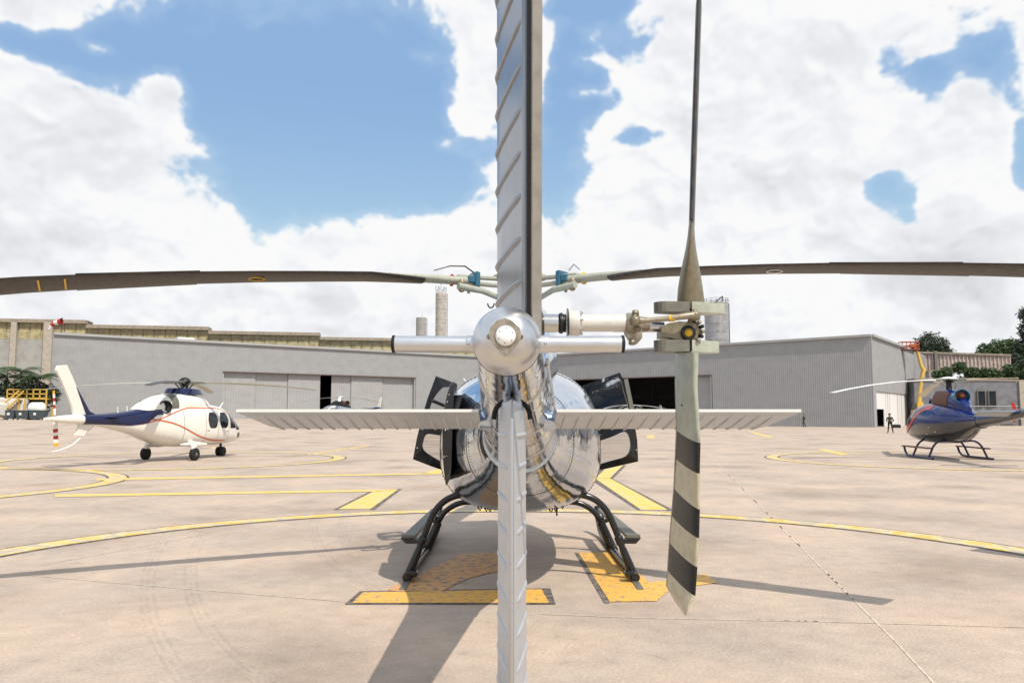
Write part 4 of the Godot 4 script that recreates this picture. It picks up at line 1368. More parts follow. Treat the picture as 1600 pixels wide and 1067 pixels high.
	for i in [5, 13, 22]:
		mb = MB.new()
		var ax: Vector3 = (path[i + 1] - path[i]).normalized()
		mb.lathe(path[i], ax, [Vector2(-0.014, rad[i]), Vector2(-0.012, rad[i] + 0.0035), Vector2(0.012, rad[i] + 0.0045), Vector2(0.014, rad[i])], 48)
		part("boom_band", mb, M["bare metal"], boom)
	for i in range(2, 28, 1):
		for s in [-1.0, 1.0]:
			mb = MB.new()
			var a := 0.62
			var p: Vector3 = path[i] + Vector3(s * cos(a) * rad[i], sin(a) * rad[i], 0)
			mb.lathe(p, Vector3(s * cos(a), sin(a), 0), [Vector2(-0.002, 0.007), Vector2(0.003, 0.006), Vector2(0.005, 0.001)], 8)
			part("fastener", mb, M["bare metal"], boom)
	# drive shaft cover along the boom's back, with its hinge loops
	mb = MB.new()
	var cov := []; var cr := []
	for i in range(3, 31):
		cov.append(path[i] + Vector3(0, rad[i] * 0.93, 0)); cr.append(0.05 + 0.0012 * i)
	mb.tube(cov, cr, 14)
	part("shaft_cover", mb, ch, boom)
	# cable run and clips on the right flank
	mb = MB.new()
	var cab := []
	for i in range(4, 29): cab.append(path[i] + Vector3(cos(0.25) * rad[i] + 0.012, sin(0.25) * rad[i], 0))
	mb.tube(cab, 0.007, 6)
	part("control_cable", mb, M["bare metal"], boom)
	for i in range(5, 28, 4):
		mb = MB.new()
		var p: Vector3 = path[i] + Vector3(cos(0.25) * rad[i] + 0.01, sin(0.25) * rad[i], 0)
		mb.box(p, Vector3(0.016, 0.026, 0.02), Basis(Vector3(0, 0, 1), 0.25), 0.004)
		part("cable_clip", mb, M["bare metal"], boom)
	# tail cone: satin dome
	mb = MB.new()
	var tc := at(792, 532, 2.2)
	mb.lathe(tc, Vector3(0.0, -0.03, 1.0), [Vector2(-0.10, 0.086), Vector2(-0.075, 0.0905), Vector2(-0.05, 0.093), Vector2(-0.05, 0.093), Vector2(-0.02, 0.0925), Vector2(0.01, 0.088), Vector2(0.035, 0.077), Vector2(0.055, 0.062), Vector2(0.067, 0.044), Vector2(0.073, 0.025), Vector2(0.075, 0.0)], 56)
	var cone := hp("tail_cone", mb, M["satin metal"], R)
	mb = MB.new()
	mb.lathe(tc, Vector3(0.0, -0.03, 1.0), [Vector2(-0.062, 0.0915), Vector2(-0.061, 0.0945), Vector2(-0.053, 0.0945), Vector2(-0.052, 0.0915)], 56)
	part("dome_seam", mb, M["dark metal"], cone)
	var zf := tc.z + 0.07
	mb = MB.new()
	var fl := []
	for q in [[763, 526], [766, 512], [776, 501], [789, 497], [802, 501], [812, 512], [815, 526], [808, 538], [797, 551], [790, 556], [783, 551], [771, 538]]:
		fl.append(at(q[0], q[1], -zf - 0.02))
	mb.slab(fl, Vector3(0, 0, -0.045))
	var flange := part("lamp_flange", mb, M["beige alloy"], cone)
	mb = MB.new()
	var lc := at(790, 525, -zf - 0.015)
	mb.lathe(lc, Vector3(0, 0, 1), [Vector2(-0.02, 0.031), Vector2(0.002, 0.031), Vector2(0.007, 0.0285), Vector2(0.007, 0.0285), Vector2(0.003, 0.026)], 32)
	part("lamp_bezel", mb, M["bare metal"], cone)
	mb = MB.new()
	mb.lathe(lc, Vector3(0, 0, 1), [Vector2(0.0, 0.0265), Vector2(0.009, 0.0255), Vector2(0.015, 0.02), Vector2(0.019, 0.011), Vector2(0.02, 0.0)], 32)
	part("lamp_lens", mb, M["lens"], cone)
	for k in 6:
		mb = MB.new()
		var a := TAU * k / 6 + 0.4
		mb.lathe(lc + Vector3(cos(a) * 0.019, sin(a) * 0.019, 0.012), Vector3(0, 0, 1), [Vector2(-0.002, 0.003), Vector2(0.005, 0.002), Vector2(0.006, 0.0)], 8)
		part("lens_screw", mb, M["bare metal"], cone)
	for q in [[764, 526], [814, 526], [789, 503]]:
		mb = MB.new()
		mb.lathe(at(q[0], q[1], -zf - 0.012), Vector3(0, 0, 1), [Vector2(-0.02, 0.0065), Vector2(0.003, 0.0065), Vector2(0.003, 0.0065), Vector2(0.005, 0.004), Vector2(0.001, 0.003)], 10)
		part("flange_bolt", mb, M["olive alloy"], cone)
	# outrigger tubes left and right of the cone
	for s in [-1.0, 1.0]:
		mb = MB.new()
		var a := at(770.0 if s < 0 else 815.0, 538, 2.25); var b := at(614.0 if s < 0 else 974.0, 537.5, 2.25)
		mb.tube([a, b], 0.0225, 28)
		var tb := hp("outrigger_tube", mb, M["satin metal"], R)
		mb = MB.new()
		mb.lathe(b, b - a, [Vector2(-0.006, 0.0225), Vector2(-0.005, 0.024), Vector2(0.002, 0.024), Vector2(0.004, 0.015), Vector2(0.004, 0.0)], 28)
		part("end_cap", mb, M["rubber"], tb)
		mb = MB.new()
		var rv := at(731.0 if s < 0 else 852.0, 536.5, 2.226)
		mb.lathe(rv, Vector3(0, 0, 1), [Vector2(-0.004, 0.005), Vector2(0.003, 0.004), Vector2(0.004, 0.0)], 10)
		part("rivet", mb, M["bare metal"], tb)
		mb = MB.new()
		mb.lathe(a.lerp(b, 0.215 if s < 0 else 0.22), b - a, [Vector2(-0.02, 0.0225), Vector2(-0.018, 0.0245), Vector2(0.012, 0.0245), Vector2(0.014, 0.0225)], 28)
		part("collar", mb, M["satin metal"], tb)
	fins(R)
	tail_rotor(R)
	doors(R)
	skids(R)
	main_rotor(R)
	# small fittings under the belly
	for q in [[747, 793, 8.6], [757, 794, 8.6], [763, 795, 8.6], [866, 795, 8.6], [876, 790, 8.6], [858, 796, 8.5]]:
		mb = MB.new()
		var p := at(q[0], q[1], q[2])
		mb.tube([p + Vector3(0, 0.05, 0), p, p + Vector3(0.02, -0.03, 0), p + Vector3(0.035, 0.0, 0), p + Vector3(0.03, 0.05, 0)], 0.008, 6)
		part("tie_down_ring", mb, M["black paint"], fus)
	mb = MB.new()
	var ap := at(869.5, 790, 8.5)
	mb.tube([ap + Vector3(0, 0.04, 0), ap + Vector3(0.003, -0.1, 0.01)], [0.014, 0.008], 8)
	part("belly_antenna", mb, M["black paint"], fus)
	mb = MB.new()
	mb.tube([at(676 + 48, 592, 9.4), at(747, 619, 8.0)], 0.012, 6)
	hp("whip_antenna", mb, M["white paint"], R)

func fins(R: Node3D) -> void:
	var sv: Material = M["silver paint"]; var ch: Material = M["polished silver"]
	# upper fin: section from nose (far, left) to blunt tail (near, right); stations by height
	var mb := MB.new()
	var rings := []
	var fin_pt := func(h: float, u: float, s: float) -> Vector3:   # u 0 nose .. 1 tail, s -1 left .. 1 right
		var sw := (h - 1.9) * 0.16
		var nose := W(-0.030, 2.79 - sw, h); var tail := W(0.044, 2.295 - sw, h)
		var c := nose.lerp(tail, u)
		var nn := Vector3(tail.z - nose.z, 0, -(tail.x - nose.x)).normalized()
		var th := 0.034 * sqrt(clampf(u * 5.0, 0.0, 1.0)) * (1.0 - 0.78 * clampf((u - 0.25) / 0.75, 0.0, 1.0))
		return c + nn * s * th
	var prof := []
	for u in [0.0, 0.02, 0.06, 0.12, 0.22, 0.36, 0.5, 0.64, 0.78, 0.9, 1.0]: prof.append([u, 1.0])
	for u in [1.0, 0.9, 0.78, 0.64, 0.5, 0.36, 0.22, 0.12, 0.06, 0.02]: prof.append([u, -1.0])
	for i in 15:
		var h := lerpf(1.80, 3.05, i / 14.0)
		var ring := PackedVector3Array()
		for q in prof: ring.append(fin_pt.call(h, q[0], q[1]))
		rings.append(ring)
	mb.loft(rings)
	var fin := hp("upper_fin", mb, M["fin silver"], R)
	# pressed stiffeners on the left face
	for i in 10:
		var h := 1.88 + i * 0.118
		mb = MB.new()
		var line := []; var rr := []
		for k in 13:
			var u := 0.05 + 0.88 * k / 12.0
			line.append(fin_pt.call(h + 0.03 * sin(PI * 0.5 * k / 12.0), u, -1.0) + Vector3(0.007, 0, 0))
			rr.append(0.0135 * sqrt(clampf(minf(k, 12 - k) / 2.0 + 0.15, 0.0, 1.0)))
		mb.tube(line, rr, 10)
		part("stiffener", mb, M["fin silver"], fin)
	for i in 46:
		mb = MB.new()
		mb.lathe(fin_pt.call(1.86 + i * 0.025, 0.075, -1.0), Vector3(-1, 0, 0.2), [Vector2(-0.002, 0.0045), Vector2(0.0025, 0.004), Vector2(0.004, 0.0)], 6)
		part("rivet", mb, M["dark metal"], fin)
	# blunt trailing strip behind a dark gap
	mb = MB.new()
	rings = []
	for h in [1.84, 3.05]:
		var sw: float = (h - 1.9) * 0.16
		var t := W(0.044, 2.29 - sw, h)
		rings.append(PackedVector3Array([t + Vector3(-0.004, 0, 0), t + Vector3(0.012, 0, 0), t + Vector3(0.012, 0, 0.02), t + Vector3(-0.004, 0, 0.02)]))
	mb.loft(rings, false)
	part("gap_seal", mb, M["black paint"], fin)
	mb = MB.new()
	rings = []
	for h in [1.83, 3.06]:
		var sw: float = (h - 1.9) * 0.16
		var t := W(0.0535, 2.268 - sw, h)
		rings.append(PackedVector3Array([t + Vector3(-0.004, 0, -0.03), t + Vector3(0.026, 0, -0.03), t + Vector3(0.027, 0, 0.026), t + Vector3(0.024, 0, 0.03), t + Vector3(0.002, 0, 0.03), t + Vector3(0.0, 0, 0.026)]))
	mb.loft(rings, false)
	part("trailing_strip", mb, M["strip grey"], fin)
	# lower fin
	mb = MB.new()
	rings = []
	var low := func(h: float, u: float, s: float) -> Vector3:
		var sw := (1.7 - h) * 0.12
		var th := 0.047 * sqrt(clampf(u * 4.0, 0.0, 1.0)) * (1.0 - 0.93 * pow(clampf((u - 0.25) / 0.75, 0.0, 1.0), 1.25))
		return W(0.0 + s * th, lerpf(2.92, 2.37, u) - sw, h)
	prof = []
	for u in [0.0, 0.03, 0.1, 0.2, 0.32, 0.46, 0.6, 0.74, 0.88, 1.0]: prof.append([u, 1.0])
	for u in [1.0, 0.88, 0.74, 0.6, 0.46, 0.32, 0.2, 0.1, 0.03]: prof.append([u, -1.0])
	for i in 13:
		var h := lerpf(0.70, 1.665, i / 12.0)
		var ring := PackedVector3Array()
		for q in prof: ring.append(low.call(h, q[0], q[1]))
		rings.append(ring)
	# pointed head tucked under the boom
	for k in [[1.69, 0.86], [1.715, 0.55], [1.73, 0.15]]:
		var ring := PackedVector3Array()
		for q in prof:
			var p: Vector3 = low.call(k[0], q[0], q[1])
			ring.append(Vector3(p.x * k[1], k[0] - (0.05 if q[0] > 0.5 else 0.0) * (1.0 - k[1]), p.z))
		rings.append(ring)
	mb.loft(rings)
	var lf := hp("lower_fin", mb, sv, R)
	for i in 10:
		for s in [-1.0, 1.0]:
			var h: float = 0.76 + i * 0.092
			mb = MB.new()
			var line := []; var rr := []
			for k in 11:
				var u := 0.30 + 0.56 * k / 10.0
				line.append(low.call(h, u, s) - Vector3(s * 0.002, 0, 0))
				rr.append(0.008 * sqrt(clampf(minf(k, 10 - k) / 2.0 + 0.15, 0.0, 1.0)))
			mb.tube(line, rr, 8)
			part("stiffener", mb, sv, lf)
	mb = MB.new()
	mb.tube([low.call(0.70, 1.0, 0.0), low.call(1.64, 1.0, 0.0)], 0.0055, 8)
	part("trailing_edge", mb, M["bare metal"], lf)
	mb = MB.new()
	var arch := []
	for k in 13:
		var a := PI * k / 12.0
		arch.append(W(-0.058 * cos(a), 2.66, 1.635 + 0.062 * pow(sin(a), 0.8)))
	mb.tube(arch, 0.008, 8)
	part("root_seal", mb, M["rubber"], lf)
	# horizontal stabiliser, one half each side; nose lower and farther away
	for s in [-1.0, 1.0]:
		mb = MB.new()
		rings = []
		var x0: float = -0.15 if s < 0 else 0.20
		var x1: float = -1.235 if s < 0 else 1.295
		var cs := [[3.742, 1.660], [3.742, 1.672], [3.95, 1.672], [4.1, 1.664], [4.2, 1.645], [4.25, 1.615], [4.235, 1.588], [4.17, 1.580], [4.05, 1.594], [3.9, 1.626]]
		for i in 5:
			var f := i / 4.0
			var ring := PackedVector3Array()
			for q in cs:
				var tip: float = (q[0] - 3.742) * 0.20 * smoothstep(0.7, 1.0, f)
				ring.append(W(lerpf(x0, x1, f) - s * tip, q[0], q[1]))
			rings.append(ring)
		mb.loft(rings)
		var st := hp("stabilizer", mb, sv, R)
		mb = MB.new()
		mb.bar(W(x0, 3.737, 1.668), W(x1, 3.737, 1.668), 0.010, 0.013)
		part("trailing_edge", mb, M["white paint"], st)
		mb = MB.new()
		for k in 60: mb.lathe(W(lerpf(x0, x1, 0.02 + k * 0.016), 3.80, 1.6485), Vector3(0, -1, 0.3), [Vector2(-0.003, 0.0035), Vector2(0.0015, 0.003), Vector2(0.002, 0.0)], 5)
		part("rivet_row", mb, M["weight grey"], st)
		for k in 16:
			var x := lerpf(x0, x1, 0.04 + k * 0.058)
			mb = MB.new()
			mb.tube([W(x, 3.79, 1.651), W(x, 3.9, 1.625), W(x, 4.05, 1.594), W(x, 4.16, 1.580), W(x, 4.22, 1.585)], [0.0015, 0.006, 0.007, 0.006, 0.0015], 6)
			part("stiffener", mb, sv, st)
		mb = MB.new()
		mb.lathe(W(x0 + s * 0.01, 4.0, 1.62), Vector3(s, 0, 0), [Vector2(-0.06, 0.05), Vector2(-0.01, 0.045), Vector2(0.0, 0.035), Vector2(0.0, 0.0)], 20)
		part("root_fitting", mb, ch, st)

func tail_rotor(R: Node3D) -> void:
	var D := 2.53
	var mb := MB.new()
	var ax := Vector3.RIGHT
	var y := at(900, 505, D).y
	var X := func(px: float) -> float: return at(px, 505, D).x
	var z := -D
	mb.lathe(Vector3(0.03, y, z), ax, [Vector2(0.0, 0.028), Vector2(X.call(872) - 0.03, 0.028)], 24)
	mb.lathe(Vector3(X.call(848), y, z), ax, [Vector2(0, 0.023), Vector2(X.call(873) - X.call(848), 0.023)], 24)
	var gb := hp("tail_gearbox", mb, M["bare metal"], R)
	mb = MB.new()
	mb.lathe(Vector3(0.0, y - 0.01, z), ax, [Vector2(0.0, 0.05), Vector2(X.call(846), 0.052), Vector2(X.call(846), 0.052), Vector2(X.call(846) + 0.008, 0.03)], 24)
	part("gearbox_case", mb, M["dark metal"], gb)
	mb = MB.new()
	mb.lathe(Vector3(X.call(872), y, z), ax, [Vector2(0, 0.025), Vector2(0.004, 0.031), Vector2(0.012, 0.033), Vector2(0.016, 0.028), Vector2(0.024, 0.028)], 24)
	part("boot_clamp", mb, M["dark metal"], gb)
	mb = MB.new()
	mb.lathe(Vector3(X.call(886), y, z), ax, [Vector2(0, 0.046), Vector2(0.003, 0.046)], 32)
	part("shield_disc", mb, M["black paint"], gb)
	mb = MB.new()
	mb.lathe(Vector3(X.call(888), y, z), ax, [Vector2(0, 0.035), Vector2(0.002, 0.0385), Vector2(0.032, 0.0385), Vector2(0.034, 0.036), Vector2(0.036, 0.0265), Vector2(0.05, 0.0262), Vector2(0.14, 0.0262), Vector2(0.142, 0.0275), Vector2(0.175, 0.0275)], 36)
	part("output_housing", mb, M["pale enamel"], gb)
	for k in 8:
		var a := TAU * k / 8 + 0.2
		mb = MB.new()
		mb.lathe(Vector3(X.call(888) + 0.03, y + sin(a) * 0.034, z + cos(a) * 0.034), ax, [Vector2(0, 0.0045), Vector2(0.01, 0.0045), Vector2(0.01, 0.0045), Vector2(0.014, 0.002)], 8)
		part("housing_bolt", mb, M["bare metal"], gb)
	# pitch-change spider
	mb = MB.new()
	mb.lathe(Vector3(X.call(976), y - 0.004, z), ax, [Vector2(0, 0.027), Vector2(0.008, 0.036), Vector2(0.03, 0.036), Vector2(0.04, 0.026), Vector2(0.075, 0.022)], 20)
	mb.slab([at(977, 520, D - 0.02), at(986, 534, D - 0.02), at(996, 537, D - 0.02), at(1004, 528, D - 0.02), at(1003, 500, D - 0.02), at(996, 487, D - 0.02), at(986, 492, D - 0.02), at(978, 505, D - 0.02)], Vector3(0, 0, -0.03))
	var sp := hp("pitch_spider", mb, M["beige alloy"], R)
	for q in [[993, 489], [996, 514], [988, 535]]:
		mb = MB.new()
		mb.lathe(at(q[0], q[1] - 3, D - 0.04), Vector3.DOWN, [Vector2(-0.003, 0.0), Vector2(-0.003, 0.008), Vector2(0.004, 0.011), Vector2(0.004, 0.011), Vector2(0.012, 0.011), Vector2(0.014, 0.006)], 10)
		part("spider_bolt", mb, M["olive alloy"], sp)
	mb = MB.new()
	mb.lathe(Vector3(X.call(1012), y - 0.012, z), ax, [Vector2(0, 0.016), Vector2(0.05, 0.016)], 20)
	part("chrome_sleeve", mb, M["bare metal"], sp)
	mb = MB.new()
	mb.tube([at(993, 501, D - 0.06), at(1008, 501, D - 0.06), at(1040, 498, D - 0.07), at(1070, 494, D - 0.075), at(1086, 492, D - 0.07)], [0.011, 0.008, 0.008, 0.01, 0.012], 12)
	part("pitch_link", mb, M["beige alloy"], sp)
	mb = MB.new()
	mb.lathe(at(1049, 497.2, D - 0.07), at(1056, 496.4, D - 0.07) - at(1049, 497.2, D - 0.07), [Vector2(-0.008, 0.0082), Vector2(-0.008, 0.0098), Vector2(0.01, 0.0105), Vector2(0.01, 0.0085)], 14)
	part("link_band", mb, M["yellow mark"], sp)
	for q in [[992, 501], [1086, 493]]:
		mb = MB.new()
		mb.lathe(at(q[0], q[1] + 4, D - 0.065), Vector3.UP, [Vector2(-0.008, 0.008), Vector2(-0.004, 0.016), Vector2(0.012, 0.018), Vector2(0.018, 0.013), Vector2(0.02, 0.006), Vector2(0.026, 0.006)], 16)
		part("link_end", mb, M["olive alloy"], sp)
	# yoke at the hub
	mb = MB.new()
	mb.slab([at(1034, 511, D - 0.035), at(1044, 505, D - 0.035), at(1062, 502, D - 0.035), at(1082, 503, D - 0.035), at(1094, 510, D - 0.035), at(1098, 522, D - 0.035), at(1090, 532, D - 0.035), at(1064, 533, D - 0.035), at(1046, 527, D - 0.035), at(1034, 526, D - 0.035)], Vector3(0, 0, -0.085))
	var hub := hp("tail_rotor_hub", mb, M["olive alloy"], R)
	mb = MB.new()
	mb.lathe(at(1076, 520, D - 0.042), Vector3(0, 0, 1), [Vector2(-0.02, 0.024), Vector2(0.0, 0.0225), Vector2(0.004, 0.02), Vector2(0.004, 0.014)], 20)
	part("hub_boss", mb, M["black paint"], hub)
	mb = MB.new()
	mb.lathe(at(1076, 520, D - 0.044), Vector3(0, 0, 1), [Vector2(-0.01, 0.0125), Vector2(0.006, 0.0115), Vector2(0.008, 0.0)], 16)
	part("hub_cap", mb, M["yellow mark"], hub)
	for k in 7:
		mb = MB.new()
		var a := -0.9 + k * 0.42
		var p := at(1079 + 17 * cos(a), 517 - 17 * sin(a), D - 0.035)
		mb.lathe(p, Vector3(cos(a) * 0.4, sin(a) * 0.4, 0.9), [Vector2(-0.01, 0.0065), Vector2(0.012, 0.006), Vector2(0.013, 0.003)], 8)
		part("hub_bolt", mb, M["dark metal"] if k % 2 else M["beige alloy"], hub)
	# balance weights: two flat arms above and below the hub
	for q in [[1020, 1135, 474, 490, 482], [1020, 1126, 533, 551, 542]]:
		var yc := at(1075, q[4], D).y
		var th: float = (q[3] - q[2]) / F * D * 0.5
		for s in [-1.0, 1.0]:
			var xa := at(1075 + s * 2.0, q[4], D).x
			var xb := at(q[0] if s < 0 else q[1], q[4], D).x
			mb = MB.new()
			var o := []
			var w := 0.034
			for k in 9:
				var a := -PI / 2 + PI * k / 8.0
				o.append(Vector3(xb - s * w * 0.9 + s * cos(a) * w * 0.9, yc - th, z + (-0.02 if s > 0 else 0.02) + sin(a) * w))
			o.append(Vector3(xa, yc - th, z + 0.045)); o.append(Vector3(xa, yc - th, z - 0.045))
			mb.slab(o, Vector3(0, th * 2.0, 0))
			var wt := part("balance_weight", mb, M["weight grey"] if s < 0 else M["blade sage"], hub)
			mb = MB.new()
			mb.lathe(Vector3(xb - s * w * 0.9, yc + th, z), Vector3.UP, [Vector2(-0.001, 0.007), Vector2(0.003, 0.006), Vector2(0.003, 0.0)], 10)
			part("weight_screw", mb, M["dark metal"], wt)
	# upper blade
	mb = MB.new()
	var rings := []
	var u := Vector3(0.212, 0, -0.977)
	for q in [[484, 1080, 0.036, 0.040], [468, 1079.5, 0.042, 0.0410], [450, 1079, 0.05, 0.0375], [430, 1079, 0.06, 0.0315], [410, 1079.3, 0.07, 0.024], [392, 1079.8, 0.078, 0.017], [374, 1080.3, 0.084, 0.012], [356, 1080.8, 0.088, 0.009], [354, 1081, 0.088, 0.009]]:
		rings.append(lens_ring(at(q[1], q[0], D), u, q[2], q[3]))
	mb.loft(rings)
	var ub := hp("tail_rotor_blade", mb, M["olive alloy"], R)
	mb = MB.new()
	rings = []
	for q in [[356, 1081, 0.0885, 0.0088], [250, 1084.2, 0.091, 0.0095], [120, 1088.5, 0.091, 0.0095], [14, 1092, 0.091, 0.0095], [8, 1092.5, 0.085, 0.008]]:
		rings.append(lens_ring(at(q[1], q[0], D), u, q[2], q[3]))
	mb.loft(rings)
	part("blade_panel", mb, M["blade black"], ub)
	mb = MB.new()
	rings = []
	for q in [[354, 1081], [200, 1085.8], [10, 1092.4]]:
		rings.append(lens_ring(at(q[1], q[0], D) - u * 0.088, u, 0.0065, 0.006))
	mb.loft(rings)
	part("edge_strip", mb, M["rotor dark"], ub)
	# lower blade in bands: left edge farther, right edge nearer
	var E := [[1057, 551, 1089, 551, 0.017], [1056, 600, 1088, 606, 0.014], [1058, 672, 1094, 692, 0.011], [1057, 716, 1093, 740, 0.010], [1054, 762, 1093.5, 796, 0.010], [1050, 805, 1092.5, 841, 0.010], [1047, 847, 1090, 886, 0.0095], [1043.5, 890, 1087, 931, 0.009], [1042, 918, 1083.5, 937, 0.009], [1055, 940, 1077, 948, 0.007], [1068, 958, 1073, 961.5, 0.004]]
	var bands := [[0, 2, "blade sage", "blade_panel"], [2, 3, "blade black", "black_band"], [3, 4, "blade cream", "cream_band"], [4, 5, "blade black", "black_band"], [5, 6, "blade cream", "cream_band"], [6, 7, "blade black", "black_band"], [7, 10, "blade cream", "cream_band"]]
	var lb: MeshInstance3D = null
	for b in bands:
		mb = MB.new()
		rings = []
		for i in range(b[0], b[1] + 1):
			var q: Array = E[i]
			var n: int = 1 if i == b[1] else 4
			for k in n:
				var r: Array = E[mini(i + 1, E.size() - 1)]
				var f := k / 4.0
				var l := at(lerpf(q[0], r[0], f), lerpf(q[1], r[1], f), 2.62); var g := at(lerpf(q[2], r[2], f), lerpf(q[3], r[3], f), 2.44)
				var ring := PackedVector3Array()
				var nn := (g - l).cross(Vector3.UP).normalized()
				for j in 14:
					var a := TAU * j / 14
					ring.append(l.lerp(g, 0.5 + 0.5 * cos(a)) + nn * sin(a) * lerpf(q[4], r[4], f) * (1.0 + 0.3 * cos(a)))
				rings.append(ring)
		mb.loft(rings)
		if lb == null: lb = hp("tail_rotor_blade", mb, M[b[2]], R)
		else: part(b[3], mb, M[b[2]], lb)
	mb = MB.new()
	mb.tube([at(1057.5, 565, 2.618), at(1056, 600, 2.618), at(1058, 672, 2.618), at(1054, 762, 2.618), at(1047, 847, 2.618), at(1042.5, 916, 2.618)], 0.0032, 8)
	part("edge_strip", mb, M["beige alloy"], lb)
	mb = MB.new()
	mb.lathe(at(1066.5, 633, 2.535), Vector3(-0.3, 0, 1), [Vector2(-0.02, 0.004), Vector2(0.003, 0.004), Vector2(0.003, 0.0)], 10)
	part("drain_plug", mb, M["rubber"], lb)
	mb = MB.new()
	mb.slab([at(1080, 549, 2.47), at(1091, 549, 2.47), at(1090, 562, 2.47), at(1086, 567, 2.47), at(1082, 563, 2.47)], Vector3(0, 0, -0.02))
	part("root_plate", mb, M["beige alloy"], lb)
func lens_ring(o: Vector3, u: Vector3, hc: float, ht: float) -> PackedVector3Array:
	var r := PackedVector3Array()
	var nn := u.cross(Vector3.UP).normalized()
	for k in 20:
		var a := TAU * k / 20
		r.append(o + u * cos(a) * hc + nn * sin(a) * ht)
	return r

func outline(pts: Array, per := 5, round_it := true) -> Array:
	# rounds a traced outline [px, py, depth]
	var o := []
	var m := pts.size()
	for i in m:
		for k in per:
			var p := []
			for j in [i - 1, i, i + 1, i + 2]:
				var q: Array = pts[(j + m) % m]
				p.append(Vector3(q[0], q[1], q[2]))
			var v: Vector3 = p[1].cubic_interpolate(p[2], p[0], p[3], k / float(per)) if round_it else p[1].lerp(p[2], k / float(per))
			o.append(at(v.x, v.y, v.z))
	return o
func doors(R: Node3D) -> void:
	var mb: MB
	var glass: Material = M["window glass"]; var blk: Material = M["black paint"]
	# cockpit doors swung out, upper and lower window each
	for s in 2:
		var up_o: Array; var up_i: Array; var lo_o: Array; var lo_i: Array
		if s == 0:
			up_o = [[681, 587.5, 10.5], [696, 593, 10.6], [714, 600, 10.75], [711, 630, 10.75], [706, 662, 10.75], [680, 656, 10.6], [659, 652, 10.5], [668, 622, 10.5]]
			up_i = [[690, 607, 10.53], [698, 605, 10.6], [706, 606, 10.68], [704, 630, 10.7], [700, 648, 10.7], [684, 645, 10.6], [671, 642, 10.53], [678, 622, 10.52]]
			lo_o = [[659, 652, 10.5], [680, 656, 10.6], [706, 662, 10.75], [704, 700, 10.75], [701, 738, 10.75], [672, 728, 10.6], [645, 717.5, 10.5], [651, 685, 10.5]]
			lo_i = [[666, 679, 10.52], [678, 679, 10.6], [695, 684, 10.7], [694, 702, 10.7], [693, 721, 10.7], [675, 713, 10.6], [661, 702, 10.52], [661, 690, 10.51]]
		else:
			up_o = [[969, 582, 10.5], [940, 592, 10.65], [912, 602, 10.85], [914, 635, 10.85], [920, 668, 10.85], [955, 662, 10.65], [991, 656, 10.5], [982, 612, 10.5]]
			up_i = [[966, 590, 10.52], [942, 598, 10.65], [919, 607, 10.8], [921, 632, 10.8], [925, 655, 10.8], [955, 650, 10.65], [982, 646, 10.52], [975, 612, 10.51]]
			lo_o = [[991, 656, 10.5], [955, 662, 10.65], [920, 668, 10.85], [922, 702, 10.85], [922, 738, 10.85], [958, 730, 10.65], [997.5, 721, 10.5], [996, 688, 10.5]]
			lo_i = [[978, 675, 10.52], [955, 683, 10.65], [926, 694, 10.8], [926, 708, 10.8], [926, 726, 10.8], [955, 720, 10.65], [979, 712, 10.52], [985.5, 695, 10.51]]
		mb = MB.new()
		mb.frame(outline(up_o, 4, false), outline(up_i, 4), Vector3(0, 0, -0.05))
		var dr := hp("cockpit_door", mb, blk, R)
		mb = MB.new()
		mb.frame(outline(lo_o, 4, false), outline(lo_i, 4), Vector3(0, 0, -0.05))
		part("lower_frame", mb, blk, dr)
		for g in [up_i, lo_i]:
			var o := outline(g, 4)
			for i in o.size(): o[i] += Vector3(0, 0, -0.02)
			mb = MB.new()
			var mid := Vector3.ZERO
			for p in o: mid += p
			mid /= o.size()
			var P := PackedVector3Array([mid]); var T := PackedInt32Array()
			for p in o: P.append(p)
			for i in o.size(): T.append_array([0, 1 + i, 1 + (i + 1) % o.size()])
			mb.prim(P, T, false, Vector3(0, 0, 1))
			part("pane", mb, glass, dr)
		for q in ([[652, 673], [650, 700]] if s == 0 else [[992, 668], [993, 703]]):
			mb = MB.new()
			mb.lathe(at(q[0] + 1.5, q[1], 10.48), Vector3(0, 0, 1), [Vector2(-0.01, 0.012), Vector2(0.006, 0.01), Vector2(0.006, 0.0)], 8)
			part("frame_screw", mb, M["bare metal"], dr)
		mb = MB.new()
		if s == 0: mb.tube([at(675, 626, 10.45), at(695, 634, 10.6)], 0.022, 10)
		else: mb.tube([at(926, 613, 10.7), at(970, 603, 10.5)], 0.016, 8)
		part("door_handle", mb, blk, dr)
	# hinge arm of the right door, pale rear edge
	mb = MB.new()
	mb.bar(at(978, 592, 10.46), at(988.5, 643, 10.46), 0.03, 0.05)
	hp("door_edge_trim", mb, M["weight grey"], R)
	# left sliding cabin door, seen edge on, and the open door pillar
	mb = MB.new()
	var rings := []
	for q in [[597, 706, 711], [604, 703.5, 711], [620, 699, 709], [640, 695, 708], [665, 692.5, 707], [700, 692.5, 706], [730, 694, 705], [748, 696, 703], [758, 697.3, 698.5]]:
		rings.append(PackedVector3Array([at(q[1] - 1.0, q[0], 7.72), at(q[2], q[0], 7.66), at(q[2], q[0], 7.72) + Vector3(-0.04, 0, -0.6), at(q[1] - 1.0, q[0], 7.72) + Vector3(-0.055, 0, -0.6)]))
	mb.loft(rings, false)
	var sd := hp("sliding_door", mb, blk, R)
	for q in [[699, 628], [702, 617], [696, 672], [694, 714]]:
		mb = MB.new()
		mb.lathe(at(q[0], q[1], 7.69), Vector3(0, 0, 1), [Vector2(-0.03, 0.009), Vector2(0.006, 0.009), Vector2(0.006, 0.0)], 8)
		part("screw", mb, M["bare metal"], sd)
	mb = MB.new()
	rings = []
